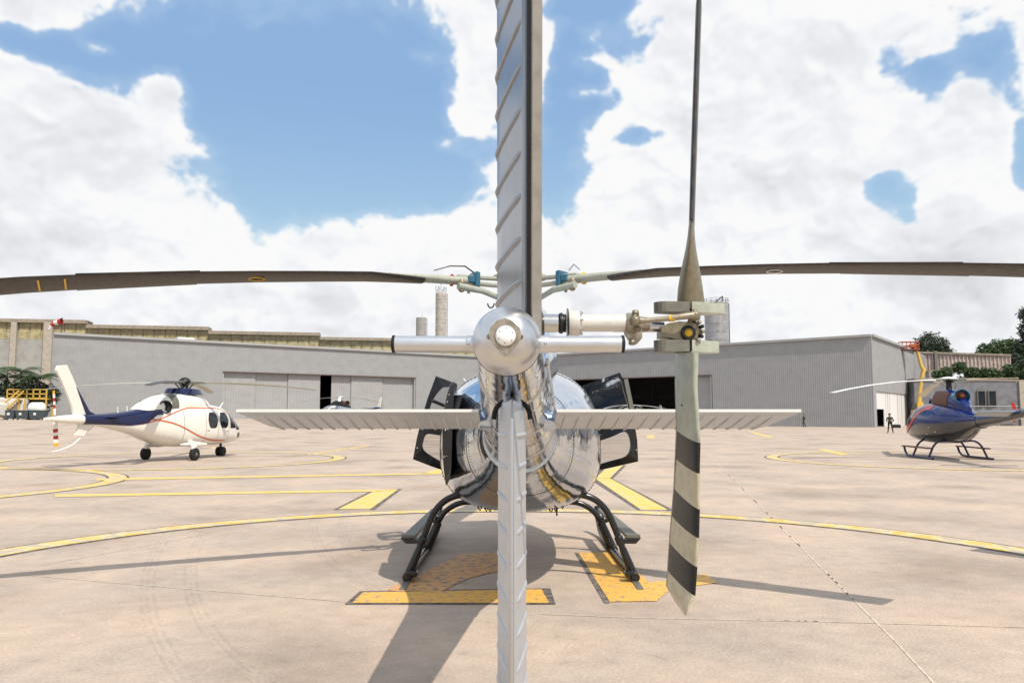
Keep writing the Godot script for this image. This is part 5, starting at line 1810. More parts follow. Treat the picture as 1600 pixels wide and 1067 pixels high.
	for q in [[617, 706, 719], [628, 703, 716], [642, 700, 712]]:
		rings.append(PackedVector3Array([at(q[1] + 4, q[0], 7.7), at(q[2] + 4, q[0], 7.6), at(q[2] + 4, q[0], 7.9), at(q[1] + 4, q[0], 7.9)]))
	mb.loft(rings, false)
	part("door_track", mb, M["dark metal"], sd)
	# mirror seam of the right rear flank: dark sill
	mb = MB.new()
	mb.bar(at(925.5, 655, 9.25), at(928, 705, 9.25), 0.03, 0.02)
	hp("door_sill", mb, M["dark metal"], R)

func skids(R: Node3D) -> void:
	var blk: Material = M["black paint"]
	var mb: MB
	var cx := 0.09
	for s in [-1.0, 1.0]:
		var x := func(v: float) -> float: return cx + s * v
		mb = MB.new()
		mb.tube([W(x.call(1.13), 8.36, 0.05), W(x.call(1.125), 9.0, 0.048), W(x.call(1.115), 10.2, 0.045), W(x.call(1.11), 11.0, 0.045), W(x.call(1.105), 11.4, 0.08), W(x.call(1.1), 11.7, 0.22), W(x.call(1.1), 11.82, 0.36)], 0.038, 14)
		var sk := hp("skid", mb, blk, R)
		mb = MB.new()
		mb.slab([W(x.call(1.13) - 0.032, 8.5, 0.006), W(x.call(1.13) + 0.032, 8.5, 0.006), W(x.call(1.125) + 0.03, 8.02, 0.004), W(x.call(1.125) - 0.03, 8.02, 0.004)], Vector3(0, 0.012, 0))
		part("wear_shoe", mb, M["weight grey"], sk)
		mb = MB.new()
		mb.bar(W(x.call(1.13), 8.62, 0.02), W(x.call(1.112), 10.9, 0.02), 0.05, 0.026)
		part("wear_strip", mb, M["dark metal"], sk)
		for d in [8.4, 8.46, 8.62, 10.1, 10.3]:
			mb = MB.new()
			mb.lathe(W(x.call(1.128), d - 0.02, 0.05), Vector3(0, 0, -1), [Vector2(0, 0.04), Vector2(0.003, 0.047), Vector2(0.03, 0.047), Vector2(0.033, 0.04)], 16)
			part("clamp", mb, M["dark metal"], sk)
		# ground-handling lug
		mb = MB.new()
		mb.box(W(x.call(1.07), 8.42, 0.085), Vector3(0.09, 0.05, 0.12), Basis(), 0.012)
		part("lug", mb, blk, sk)
		# cross tubes
		mb = MB.new()
		mb.tube(smooth_path([W(x.call(0.0), 8.55, 0.79), W(x.call(0.34), 8.55, 0.82), W(x.call(0.56), 8.55, 0.845), W(x.call(0.74), 8.55, 0.80), W(x.call(0.87), 8.55, 0.68), W(x.call(0.955), 8.55, 0.50), W(x.call(1.03), 8.55, 0.30), W(x.call(1.13), 8.55, 0.05)], 4), 0.034, 14)
		var ct := hp("cross_tube", mb, blk, R)
		mb = MB.new()
		mb.tube([W(x.call(1.03), 8.55, 0.30), W(x.call(1.135), 8.55, 0.04)], [0.038, 0.05], 14)
		part("leg_sleeve", mb, blk, ct)
		mb = MB.new()
		mb.bar(W(x.call(0.28), 8.5, 0.80), W(x.call(0.02), 8.42, 0.74), 0.05, 0.03)
		part("mount_bracket", mb, blk, ct)
		mb = MB.new()
		mb.tube(smooth_path([W(x.call(0.0), 10.2, 0.58), W(x.call(0.5), 10.2, 0.60), W(x.call(0.72), 10.2, 0.585), W(x.call(0.88), 10.2, 0.5), W(x.call(0.97), 10.2, 0.38), W(x.call(1.04), 10.2, 0.2), W(x.call(1.115), 10.2, 0.04)], 4), [0.034], 14) if false else mb.tube(smooth_path([W(x.call(0.0), 10.2, 0.58), W(x.call(0.5), 10.2, 0.60), W(x.call(0.72), 10.2, 0.585), W(x.call(0.88), 10.2, 0.5), W(x.call(0.97), 10.2, 0.38), W(x.call(1.04), 10.2, 0.2), W(x.call(1.115), 10.2, 0.04)], 4), 0.034, 14)
		var cf := hp("cross_tube", mb, blk, R)
		mb = MB.new()
		mb.tube([W(x.call(0.98), 10.2, 0.36), W(x.call(1.12), 10.2, 0.04)], [0.05, 0.062], 14)
		part("leg_sleeve", mb, blk, cf)
		# footboard
		mb = MB.new()
		var o := []
		for q in [[1.08, 8.62], [1.22, 8.62], [1.2, 8.75], [1.14, 11.0], [1.03, 11.0]]: o.append(W(x.call(q[0]), q[1], 0.395))
		mb.slab(o, Vector3(0, 0.035, 0))
		var st := hp("footboard", mb, M["weight grey"], R)
		mb = MB.new()
		mb.slab([W(x.call(1.06), 8.6, 0.345), W(x.call(1.17), 8.6, 0.345), W(x.call(1.225), 8.6, 0.40), W(x.call(1.06), 8.6, 0.40)], Vector3(0, 0, -0.06))
		part("board_end", mb, blk, st)
		for d in [8.55, 10.2]:
			mb = MB.new()
			mb.lathe(W(x.call(1.0 if d < 9.0 else 0.985), d, 0.38), Vector3(s * 0.35, -1, 0), [Vector2(-0.05, 0.035), Vector2(-0.045, 0.045), Vector2(-0.02, 0.045), Vector2(0.03, 0.045), Vector2(0.035, 0.035)], 14)
			mb.bar(W(x.call(1.0), d, 0.36), W(x.call(1.1), d + 0.05, 0.385), 0.04, 0.04)
			part("board_clamp", mb, blk, st)
func smooth_path(p: Array, per: int) -> Array:
	var o := []
	for i in p.size() - 1:
		for k in per:
			o.append(p[i].cubic_interpolate(p[i + 1], p[maxi(i - 1, 0)], p[mini(i + 2, p.size() - 1)], k / float(per)))
	o.append(p[-1])
	return o

func main_rotor(R: Node3D) -> void:
	var H := Vector3(0.09, 3.08, -9.0)
	var mb := MB.new()
	mb.lathe(H + Vector3(0, -0.42, 0), Vector3.UP, [Vector2(0, 0.1), Vector2(0.2, 0.085), Vector2(0.34, 0.085), Vector2(0.36, 0.13), Vector2(0.46, 0.13), Vector2(0.48, 0.09), Vector2(0.50, 0.02)], 24)
	var mast := hp("rotor_mast", mb, M["rotor pale"], R)
	mb = MB.new()
	mb.lathe(H + Vector3(0, 0.05, 0), Vector3.UP, [Vector2(0, 0.3), Vector2(0.02, 0.31), Vector2(0.045, 0.26), Vector2(0.06, 0.1), Vector2(0.06, 0.0)], 28)
	part("mast_cap", mb, M["rotor pale"], mast)
	mb = MB.new()
	mb.lathe(H + Vector3(0, -0.38, 0), Vector3.UP, [Vector2(0, 0.2), Vector2(0.03, 0.22), Vector2(0.08, 0.22), Vector2(0.1, 0.18)], 24)
	part("swashplate", mb, M["weight grey"], mast)
	for k in 3:
		var a := deg_to_rad(35.0 + 120.0 * k)
		var dir := Vector3(cos(a), 0, sin(a))
		var away := Vector3(-sin(a), 0, cos(a))
		if away.z > 0: away = -away
		if k == 2: away = Vector3(1, 0, 0.087).normalized()
		var tw: float = [-0.75, -1.2, -0.6][k]
		# star arm: two plates, sleeves, clamp
		mb = MB.new()
		mb.bar(H + dir * 0.05 + Vector3(0, 0.035, 0), H + dir * 0.74 + Vector3(0, 0.025, 0), 0.1, 0.035, 0.008)
		mb.bar(H + dir * 0.05 + Vector3(0, -0.045, 0), H + dir * 0.74 + Vector3(0, -0.035, 0), 0.12, 0.035, 0.008)
		var arm := hp("star_arm", mb, M["rotor pale"], R)
		mb = MB.new()
		var cb := Basis(away, Vector3.UP, away.cross(Vector3.UP))
		mb.box(H + dir * 0.54 + Vector3(0, -0.005, 0), Vector3(0.2, 0.17, 0.055), cb, 0.012)
		mb.box(H + dir * 0.60 + Vector3(0, -0.005, 0), Vector3(0.17, 0.08, 0.08), cb, 0.012)
		part("damper_clamp", mb, M["teal clamp"], arm)
		mb = MB.new()
		mb.tube([H + dir * 0.2 + away * 0.08 + Vector3(0, -0.17, 0), H + dir * 0.5 - away * 0.12 + Vector3(0, -0.13, 0), H + dir * 0.78 - away * 0.14 + Vector3(0, -0.1, 0)], [0.028, 0.032, 0.04], 10)
		part("pitch_horn", mb, M["rotor pale"], arm)
		mb = MB.new()
		mb.lathe(H + dir * 0.74 - away * 0.13 + Vector3(0, -0.16, 0), Vector3.UP, [Vector2(0, 0.02), Vector2(0.02, 0.035), Vector2(0.1, 0.035), Vector2(0.13, 0.02)], 10)
		mb.lathe(H + dir * 0.66 - away * 0.13 + Vector3(0, -0.17, 0), Vector3.UP, [Vector2(0, 0.014), Vector2(0.06, 0.024), Vector2(0.1, 0.02)], 10)
		part("horn_bolt", mb, M["olive alloy"], arm)
		mb = MB.new()
		mb.lathe(H + dir * 0.80 + Vector3(0, -0.02, 0), dir, [Vector2(-0.008, 0.05), Vector2(-0.006, 0.066), Vector2(0.006, 0.066), Vector2(0.008, 0.05)], 16)
		part("track_mark", mb, M["red mark"] if k == 1 else M["yellow mark"], arm)
		mb = MB.new()
		mb.tube([H + dir * 0.55 + Vector3(0, 0.08, 0), H + dir * 0.65 + Vector3(0, 0.14, 0), H + dir * 0.82 + Vector3(0, 0.13, 0), H + dir * 1.0 + Vector3(0, 0.07, 0)] if k == 1 else [H + dir * 0.62 + Vector3(0, 0.08, 0), H + dir * 0.68 + Vector3(0, 0.14, 0), H + dir * 0.75 + Vector3(0, 0.08, 0)], 0.008, 6)
		part("bonding_wire", mb, M["black paint"] if k == 1 else M["bare metal"], arm)
		# blade: pale root, dark lifting part
		mb = blade_mesh(H, dir, away, [[0.62, 3.06, 0.07, 0.05, 0.05], [0.8, 3.06, 0.075, 0.06, 0.045], [1.0, 3.055, 0.085, 0.1 * tw, 0.04], [1.25, 3.05, 0.10, 0.12 * tw, 0.034], [1.5, 3.045, 0.12, 0.12 * tw, 0.024]])
		var bl := hp("rotor_blade", mb, M["rotor pale"], R)
		mb = blade_mesh(H, dir, away, [[1.12, 3.035, 0.09, 0.10 * tw, 0.03], [1.4, 3.035, 0.13, 0.12 * tw, 0.022], [1.7, 3.033, 0.165, 0.13 * tw, 0.018], [2.2, 3.0, 0.168, 0.14 * tw, 0.017], [2.77, 2.957, 0.17, 0.15 * tw, 0.017], [3.3, 2.91, 0.17, 0.17 * tw, 0.016], [3.86, 2.85, 0.17, 0.2 * tw, 0.016], [4.3, 2.80, 0.17, 0.22 * tw, 0.015], [4.7, 2.75, 0.17, 0.24 * tw, 0.014], [5.345, 2.65, 0.17, 0.26 * tw, 0.012]])
		part("blade_panel", mb, M["rotor dark"], bl)
		mb = blade_mesh(H - away * 0.0, dir, away, [[3.3, 2.912, 0.19, 0.17 * tw, 0.004], [4.3, 2.802, 0.19, 0.22 * tw, 0.004]])
		part("trim_tab", mb, M["rotor dark"], bl)
		mb = MB.new()
		var ring := []
		for j in 17:
			var b := TAU * j / 16
			var c := away * cos(0.15 * tw) + Vector3.UP * sin(0.15 * tw)
			ring.append(Vector3(0.09, 2.935, -9.0) + dir * (2.78 + cos(b) * 0.07) + c * sin(b) * 0.05)
		mb.tube(ring, 0.006, 5, false)
		part("lift_point_mark", mb, M["yellow mark"] if k == 1 else M["white paint"], bl)
		if k == 1:
			for r in [4.38, 4.58]:
				mb = MB.new()
				var c := away * cos(0.26) - Vector3.UP * sin(0.26)
				var o: Vector3 = Vector3(0.09, 2.79 - (r - 4.38) * 0.13, -9.0) + dir * r + Vector3(0, -0.018, 0)
				mb.bar(o - c * 0.13, o + c * 0.1, 0.015, 0.006)
				part("balance_mark", mb, M["yellow mark"], bl)
# ---------- other helicopters: local, nose towards -z ----------
const SQ := [[-3.65, 0.06, 0.90, 1.0, 1.08], [-3.3, 0.45, 0.76, 1.05, 1.42], [-2.7, 0.72, 0.66, 1.12, 1.78], [-2.0, 0.87, 0.60, 1.2, 2.06], [-1.2, 0.92, 0.57, 1.25, 2.18], [-0.3, 0.90, 0.58, 1.28, 2.17], [0.4, 0.82, 0.65, 1.3, 2.1], [1.0, 0.68, 0.76, 1.34, 2.0], [1.6, 0.48, 0.92, 1.4, 1.88], [2.2, 0.33, 1.12, 1.46, 1.78], [2.8, 0.26, 1.22, 1.49, 1.75]]
const COWL := [[-1.9, 0.06, 2.0, 2.05, 2.12], [-1.4, 0.30, 1.9, 2.1, 2.45], [-0.8, 0.40, 1.9, 2.2, 2.68], [0.0, 0.41, 1.9, 2.2, 2.72], [0.7, 0.37, 1.85, 2.15, 2.6], [1.3, 0.28, 1.8, 2.0, 2.35], [1.8, 0.08, 1.75, 1.85, 2.0]]
func skid_helicopter(R: Node3D, lower: Material, upper: Material, stripe: Material, cowl: Material, stack: Material, gear: Material, blades: Array, blade_m: Array, fine: bool) -> void:
	var b := body_loft(SQ, 48 if fine else 20, 2.5, 40 if fine else 20)
	var fus := part("fuselage", b, lower, R)
	var mb: MB
	var edge := func(z: float) -> float: return lerpf(0.95, 1.38, smoothstep(-2.9, -0.9, z)) if z < 0.2 else lerpf(1.38, 1.48, smoothstep(0.2, 2.6, z))
	for s in [-1.0, 1.0]:
		mb = MB.new()
		skin(mb, SQ, s, -3.4, 2.8, func(z): return edge.call(z), level(9.0), 0.012, 48, 22)
		part("upper_skin", mb, upper, fus)
		mb = MB.new()
		var bow := func(z: float) -> float: return 1.0 + 0.16 * smoothstep(-3.4, -2.2, z) + 0.82 * smoothstep(-2.3, -0.3, z)
		skin(mb, SQ, s, -3.4, -0.1, func(z): return bow.call(z) - 0.09, func(z): return bow.call(z) + 0.09, 0.02, 36, 5)
		part("stripe", mb, stripe, fus)
		mb = MB.new()
		skin(mb, SQ, s, -3.3, -2.15, func(z): return edge.call(z) + 0.2, func(z): return sec(SQ, z)[4] - 0.12, 0.018, 20, 12)
		part("windscreen", mb, M["dark glass"], fus)
		if fine:
			for q in [[-1.75, 0.42, 1.42, 1.95], [-0.75, 0.42, 1.72, 2.0]]:
				mb = MB.new()
				skin(mb, SQ, s, q[0] - q[1], q[0] + q[1], pane_lo(q[0], q[1], q[2], q[3]), pane_hi(q[0], q[1], q[2], q[3]), 0.018, 18, 10)
				part("door_window", mb, M["dark glass"], fus)
			for q in [[-1.1, 1.25], [0.1, 1.2], [-0.2, 0.95], [0.5, 1.05]]:
				mb = MB.new()
				var x: float = side_x(SQ, q[0], q[1]) * s
				mb.box(Vector3(x, q[1], q[0]), Vector3(0.03, 0.04, 0.14), Basis(), 0.01)
				part("door_latch", mb, M["bare metal"], fus)
	b = body_loft(COWL, 30 if fine else 14, 2.4, 30 if fine else 16)
	var cw := part("engine_cowling", b, cowl, R)
	mb = MB.new()
	mb.lathe(Vector3(0.0, 2.32, 0.75), Vector3(-0.12, 0.12, 1), [Vector2(0, 0.3), Vector2(0.35, 0.27), Vector2(0.62, 0.27), Vector2(0.66, 0.28), Vector2(0.66, 0.25), Vector2(0.4, 0.2), Vector2(0.3, 0.0)], 24)
	var ex := part("exhaust", mb, stack, cw)
	if fine:
		mb = MB.new()
		mb.lathe(Vector3(-0.05, 2.38, 1.2), Vector3(-0.12, 0.12, 1), [Vector2(0, 0.13), Vector2(0.12, 0.12), Vector2(0.2, 0.05), Vector2(0.22, 0.0)], 16)
		mb.lathe(Vector3(-0.03, 2.37, 1.18), Vector3(-0.12, 0.12, 1), [Vector2(0.0, 0.235), Vector2(0.06, 0.235)], 24)
		part("exhaust_core", mb, M["rust brown"], cw)
		for s in [-1.0, 1.0]:
			mb = MB.new()
			skin(mb, COWL, s, -0.6, 0.7, level(2.02), func(z): return sec(COWL, z)[4] - 0.08, 0.012, 16, 14, 2.4)
			part("intake_panel", mb, M["rust brown"], cw)
	# boom, fins, stabiliser
	mb = MB.new()
	mb.tube([Vector3(0, 1.49, 2.7), Vector3(0, 1.6, 4.2), Vector3(0, 1.75, 5.8), Vector3(0, 1.84, 6.75)], [0.26, 0.2, 0.14, 0.09], 24 if fine else 12)
	var boom := part("tail_boom", mb, lower, R)
	mb = MB.new()
	for s in [-1.0, 1.0]:
		var P := PackedVector3Array(); var T := PackedInt32Array()
		for i in 17:
			var f := i / 16.0
			for j in 6:
				var a := 0.15 + (PI / 2 - 0.15) * j / 5.0
				var r := lerpf(0.268, 0.148, f) + 0.004
				P.append(Vector3(s * cos(a) * r, lerpf(1.487, 1.75, f) + sin(a) * r, lerpf(2.72, 5.8, f)))
		for i in 16:
			for j in 5:
				var a := i * 6 + j
				T.append_array([a, a + 1, a + 6, a + 1, a + 7, a + 6])
		mb.prim(P, T, true, Vector3(s, 0.5, 0))
	part("boom_stripe", mb, upper, boom)
	for q in [[[6.2, 1.8], [6.75, 1.8], [7.05, 3.0], [6.75, 3.0]], [[6.2, 1.75], [6.7, 1.75], [6.95, 0.8], [6.72, 0.8]]]:
		mb = MB.new()
		var o := []
		for e in q: o.append(Vector3(-0.03, e[1], e[0]))
		mb.slab(o, Vector3(0.06, 0, 0))
		part("tail_fin", mb, upper if fine else stripe, R)
	mb = MB.new()
	mb.box(Vector3(0, 1.74, 5.35), Vector3(2.5, 0.05, 0.5), Basis(Vector3.RIGHT, -0.3), 0.02)
	part("stabilizer", mb, M["grey lacquer"], R)
	mb = MB.new()
	mb.tube([Vector3(0.0, 1.9, 6.5), Vector3(0.5, 1.9, 6.5)], 0.04, 8)
	for k in [-1.0, 1.0]: mb.box(Vector3(0.5, 1.9 + k * 0.5, 6.5), Vector3(0.03, 0.88, 0.17))
	part("tail_rotor", mb, blade_m[0], R)
	# rotor
	mb = MB.new()
	mb.lathe(Vector3(0, 2.65, 0), Vector3.UP, [Vector2(0, 0.2), Vector2(0.05, 0.12), Vector2(0.3, 0.1), Vector2(0.34, 0.2), Vector2(0.38, 0.2), Vector2(0.42, 0.1)], 18)
	part("rotor_mast", mb, M["dark metal"], R)
	mb = MB.new()
	mb.lathe(Vector3(0, 3.1, 0), Vector3.UP, [Vector2(0, 0.34), Vector2(0.03, 0.36), Vector2(0.08, 0.2), Vector2(0.1, 0.05)], 22)
	part("rotor_cap", mb, M["white paint"], R)
	for k in blades.size():
		var d: Vector3 = blades[k]
		var away := d.cross(Vector3.UP).normalized()
		mb = MB.new()
		mb.bar(Vector3(0, 3.09, 0) + d * 0.1, Vector3(0, 3.09, 0) + d * 0.75, 0.12, 0.04)
		mb.bar(Vector3(0, 3.0, 0) + d * 0.1, Vector3(0, 3.0, 0) + d * 0.75, 0.12, 0.04)
		mb.bar(Vector3(0, 2.72, 0) + d * 0.22, Vector3(0, 2.98, 0) + d * 0.3 + away * 0.1, 0.04, 0.04)
		part("star_arm", mb, M["rotor pale"], R)
		mb = blade_mesh(Vector3.ZERO, d, away, [[0.65, 3.05, 0.07, 0.1, 0.045], [1.0, 3.05, 0.09, 0.12, 0.035], [1.5, 3.03, 0.16, 0.06, 0.02], [2.5, 2.97, 0.17, 0.05, 0.017], [3.6, 2.84, 0.17, 0.04, 0.016], [4.6, 2.68, 0.17, 0.04, 0.015], [5.3, 2.54, 0.17, 0.04, 0.012]])
		part("rotor_blade", mb, blade_m[k], R)
	# skids
	for s in [-1.0, 1.0]:
		mb = MB.new()
		mb.tube([Vector3(s * 1.08, 0.05, 1.0), Vector3(s * 1.08, 0.045, -1.2), Vector3(s * 1.07, 0.06, -1.75), Vector3(s * 1.06, 0.2, -2.0), Vector3(s * 1.06, 0.42, -2.15)], 0.045, 10)
		part("skid", mb, gear, R)
		for z in [0.55, -1.1]:
			mb = MB.new()
			mb.tube(smooth_path([Vector3(0, 0.66, z), Vector3(s * 0.5, 0.72, z), Vector3(s * 0.72, 0.66, z), Vector3(s * 0.88, 0.5, z), Vector3(s * 0.98, 0.28, z), Vector3(s * 1.08, 0.05, z)], 3), 0.04, 10)
			part("cross_tube", mb, gear, R)
		mb = MB.new()
		mb.box(Vector3(s * 1.07, 0.42, -0.75), Vector3(0.2, 0.05, 2.8), Basis(), 0.01)
		part("footboard", mb, M["rust brown"] if fine else gear, R)
func dirs(a: float) -> Array:
	var o := []
	for k in 3: o.append(Vector3(cos(a + TAU * k / 3), 0, sin(a + TAU * k / 3)))
	return o
func fleet() -> void:
	# blue helicopter: nose away, left flank to the camera
	var turn := deg_to_rad(-6.5)
	var o := thing("helicopter", "dark blue skid helicopter with red stripe and round exhaust on the right circle", "helicopter", W(16.6, 31.6), turn)
	o.scale = Vector3.ONE * 0.965
	var local := []
	for d in [Vector3(-0.968, 0, 0.249), Vector3(0.70, 0, 0.714), Vector3(0.268, 0, -0.963)]: local.append(d.rotated(Vector3.UP, -turn))
	skid_helicopter(o, M["graphite lacquer"], M["blue lacquer"], M["red stripe"], M["blue lacquer"], M["turquoise"], M["navy"], local, [M["white paint"], M["blade cream"], M["blade cream"]], true)
	# grey and red helicopter behind it, side on, nose right
	o = thing("helicopter", "grey and red skid helicopter parked behind the dark blue one", "helicopter", W(61.5, 92.0), deg_to_rad(-82))
	skid_helicopter(o, M["grey lacquer"], M["red stripe"], M["red mark"], M["grey lacquer"], M["dark metal"], M["dark metal"], dirs(0.5), [M["rotor dark"], M["rotor dark"], M["rotor dark"]], false)
	# dark helicopter in front of the sliding doors
	o = thing("helicopter", "small dark helicopter parked in front of the half closed hangar doors", "helicopter", W(-20.0, 97.0, 0.0) + Vector3(0, rise(-20.0, 97.0), 0), deg_to_rad(52))
	skid_helicopter(o, M["blue lacquer"], M["grey lacquer"], M["white paint"], M["dark metal"], M["rust brown"], M["black paint"], dirs(0.2), [M["rotor pale"], M["white paint"], M["rotor pale"]], false)
	# two at the open doorway
	o = thing("helicopter", "pale helicopter parked before the dark open hangar doorway", "helicopter", W(17.2, 122.0), deg_to_rad(30))
	skid_helicopter(o, M["grey lacquer"], M["white paint"], M["grey lacquer"], M["white paint"], M["dark metal"], M["dark metal"], dirs(0.9), [M["white paint"], M["white paint"], M["white paint"]], false)
	o = thing("helicopter", "dark helicopter with grey tail fin standing across the open hangar doorway", "helicopter", W(19.5, 131.0), deg_to_rad(75))
	skid_helicopter(o, M["dark metal"], M["grey lacquer"], M["grey lacquer"], M["grey lacquer"], M["dark metal"], M["dark metal"], dirs(0.1), [M["white paint"], M["white paint"], M["rotor pale"]], false)
	# one more beside the frame: only its blade's shadow reaches the view
	o = thing("helicopter", "grey helicopter whose rotor blade shadow crosses the painted circle beside the slab joint", "helicopter", W(9.6, 4.4))
	skid_helicopter(o, M["grey lacquer"], M["white paint"], M["navy"], M["grey lacquer"], M["dark metal"], M["black paint"], dirs(atan2(-0.85, -0.53)), [M["rotor dark"], M["rotor dark"], M["rotor dark"]], false)
	white_helicopter()

const AW := [[-5.0, 0.05, 0.88, 0.97, 1.05], [-4.75, 0.26, 0.74, 1.0, 1.2], [-4.3, 0.45, 0.66, 1.05, 1.42], [-3.7, 0.62, 0.6, 1.12, 1.85], [-3.1, 0.74, 0.56, 1.2, 2.18], [-2.3, 0.80, 0.54, 1.25, 2.33], [-0.8, 0.83, 0.54, 1.3, 2.42], [0.4, 0.80, 0.6, 1.35, 2.42], [1.4, 0.66, 0.82, 1.45, 2.28], [2.3, 0.46, 1.08, 1.55, 2.08], [3.4, 0.31, 1.32, 1.63, 1.93], [4.6, 0.24, 1.5, 1.69, 1.88], [5.7, 0.19, 1.58, 1.72, 1.86], [6.6, 0.05, 1.68, 1.73, 1.78]]
const AWC := [[-2.6, 0.06, 2.1, 2.2, 2.28], [-2.0, 0.42, 2.0, 2.2, 2.52], [-1.2, 0.58, 2.0, 2.2, 2.74], [-0.3, 0.62, 1.9, 2.2, 2.8], [0.6, 0.62, 1.8, 2.15, 2.72], [1.4, 0.52, 1.75, 2.05, 2.5], [2.1, 0.34, 1.75, 1.95, 2.2], [2.5, 0.1, 1.8, 1.9, 1.98]]
func white_helicopter() -> void:
	var turn := deg_to_rad(-15.0)
	var R := thing("helicopter", "cream helicopter on wheels with navy tail and orange stripes on the left circle", "helicopter", W(-12.5, 30.6), turn)
	R.scale = Vector3.ONE * 0.88
	var fus := part("fuselage", body_loft(AW, 60, 2.6, 44), M["cream body"], R)
	var mb: MB
	for s in [-1.0, 1.0]:
		# stripes: upper over the door, lower along the belly
		mb = MB.new()
		var up := func(z: float) -> float: return 1.5 + 0.66 * smoothstep(2.6, -0.4, z) - 0.55 * smoothstep(-2.2, -4.2, z)
		skin(mb, AW, s, -3.9, 3.4, func(z): return up.call(z) - 0.022, func(z): return up.call(z) + 0.022, 0.008, 40, 2, 2.6)
		part("stripe", mb, M["orange stripe"], fus)
		mb = MB.new()
		var lo := func(z: float) -> float: return 0.74 + 0.98 * smoothstep(-3.2, 2.4, z) * smoothstep(-3.4, 1.0, z)
		skin(mb, AW, s, -2.9, 2.0, func(z): return lo.call(z) - 0.03, func(z): return lo.call(z) + 0.03, 0.008, 36, 2, 2.6)
		part("stripe", mb, M["orange stripe"], fus)
		mb = MB.new()
		skin(mb, AW, s, 1.3, 5.0, func(z): return 1.52 + 0.12 * smoothstep(1.6, 5.0, z) - 0.1 * smoothstep(2.0, 3.0, z) + 0.35 * smoothstep(2.2, 1.5, z), level(9.0), 0.012, 40, 18, 2.6)
		part("tail_skin", mb, M["navy"], fus)
		for q in [[-1.75, 0.36, 1.30, 1.98], [-2.62, 0.36, 1.30, 1.98]]:
			mb = MB.new()
			skin(mb, AW, s, q[0] - q[1], q[0] + q[1], pane_lo(q[0], q[1], q[2], q[3]), pane_hi(q[0], q[1], q[2], q[3]), 0.01, 20, 8, 2.6)
			part("cabin_window", mb, M["dark glass"], fus)
		mb = MB.new()
		skin(mb, AW, s, -3.75, -3.15, func(z): return 1.28, func(z): return lerpf(1.55, 2.0, smoothstep(-3.75, -3.15, z)), 0.01, 12, 6, 2.6)
		part("cockpit_window", mb, M["dark glass"], fus)
		mb = MB.new()
		skin(mb, AW, s, -4.35, -3.82, func(z): return 1.2, func(z): return sec(AW, z)[4] - 0.04, 0.01, 12, 6, 2.6)
		part("windscreen", mb, M["dark glass"], fus)
		mb = MB.new()
		skin(mb, AW, s, -4.3, -4.0, level(0.85), level(1.06), 0.01, 4, 3, 2.6)
		part("nose_lamp", mb, M["dark glass"], fus)
		for q in [[-1.25, 0.72, 2.2], [-3.02, 0.72, 2.05], [-2.16, 0.72, 2.2], [0.2, 0.8, 2.0]]:
			mb = MB.new()
			skin(mb, AW, s, q[0] - 0.009, q[0] + 0.009, level(q[1]), level(q[2]), 0.006, 1, 14, 2.6)
			part("door_seam", mb, M["weight grey"], fus)
		for q in [[-1.4, 1.2], [-2.85, 1.15]]:
			mb = MB.new()
			mb.box(Vector3(side_x(AW, q[0], q[1], 2.6) * s, q[1], q[0]), Vector3(0.03, 0.04, 0.16), Basis(), 0.01)
			part("door_handle", mb, M["bare metal"], fus)
		# exhaust
		mb = MB.new()
		mb.lathe(Vector3(s * 0.42, 2.16, 1.0), Vector3(s * 0.75, 0.12, 0.65), [Vector2(0, 0.27), Vector2(0.26, 0.26), Vector2(0.3, 0.25), Vector2(0.3, 0.22), Vector2(0.2, 0.2), Vector2(0.19, 0.0)], 24)
		part("exhaust", mb, M["cabin dark"], fus)
		# main gear with sponson leg
		mb = MB.new()
		mb.tube([Vector3(s * 0.55, 0.72, -0.4), Vector3(s * 0.95, 0.66, -0.25), Vector3(s * 1.18, 0.62, 0.0)], [0.14, 0.13, 0.1], 12)
		mb.tube([Vector3(s * 0.8, 0.62, -1.3), Vector3(s * 0.92, 0.64, -0.4), Vector3(s * 0.8, 0.66, 0.4)], [0.05, 0.13, 0.04], 12)
		mb.bar(Vector3(s * 1.1, 0.68, 0.0), Vector3(s * 1.18, 0.34, 0.0), 0.26, 0.13, 0.03)
		var gr := part("main_gear", mb, M["cream body"], R)
		mb = MB.new()
		mb.lathe(Vector3(s * 1.16, 0.26, 0.0), Vector3(s, 0, 0), [Vector2(-0.08, 0.18), Vector2(-0.06, 0.25), Vector2(0.06, 0.26), Vector2(0.1, 0.25), Vector2(0.12, 0.18), Vector2(0.12, 0.12)], 22)
		part("tyre", mb, M["rubber"], gr)
		mb = MB.new()
		mb.lathe(Vector3(s * 1.27, 0.26, 0.0), Vector3(s, 0, 0), [Vector2(-0.05, 0.14), Vector2(0.0, 0.13), Vector2(0.012, 0.06), Vector2(0.02, 0.0)], 18)
		part("rim", mb, M["weight grey"], gr)
	mb = MB.new()
	mb.tube([Vector3(0, 0.7, -3.5), Vector3(0, 0.3, -3.54)], 0.06, 10)
	var ng := part("nose_gear", mb, M["dark metal"], R)
	for s in [-0.1, 0.1]:
		mb = MB.new()
		mb.lathe(Vector3(s, 0.22, -3.54), Vector3(1, 0, 0), [Vector2(-0.06, 0.14), Vector2(-0.05, 0.21), Vector2(0.05, 0.21), Vector2(0.06, 0.14), Vector2(0.06, 0.0)], 18)
		part("tyre", mb, M["rubber"], ng)
	var cw := part("engine_cowling", body_loft(AWC, 30, 2.6, 32), M["cream body"], R)
	mb = MB.new()
	var rings := []
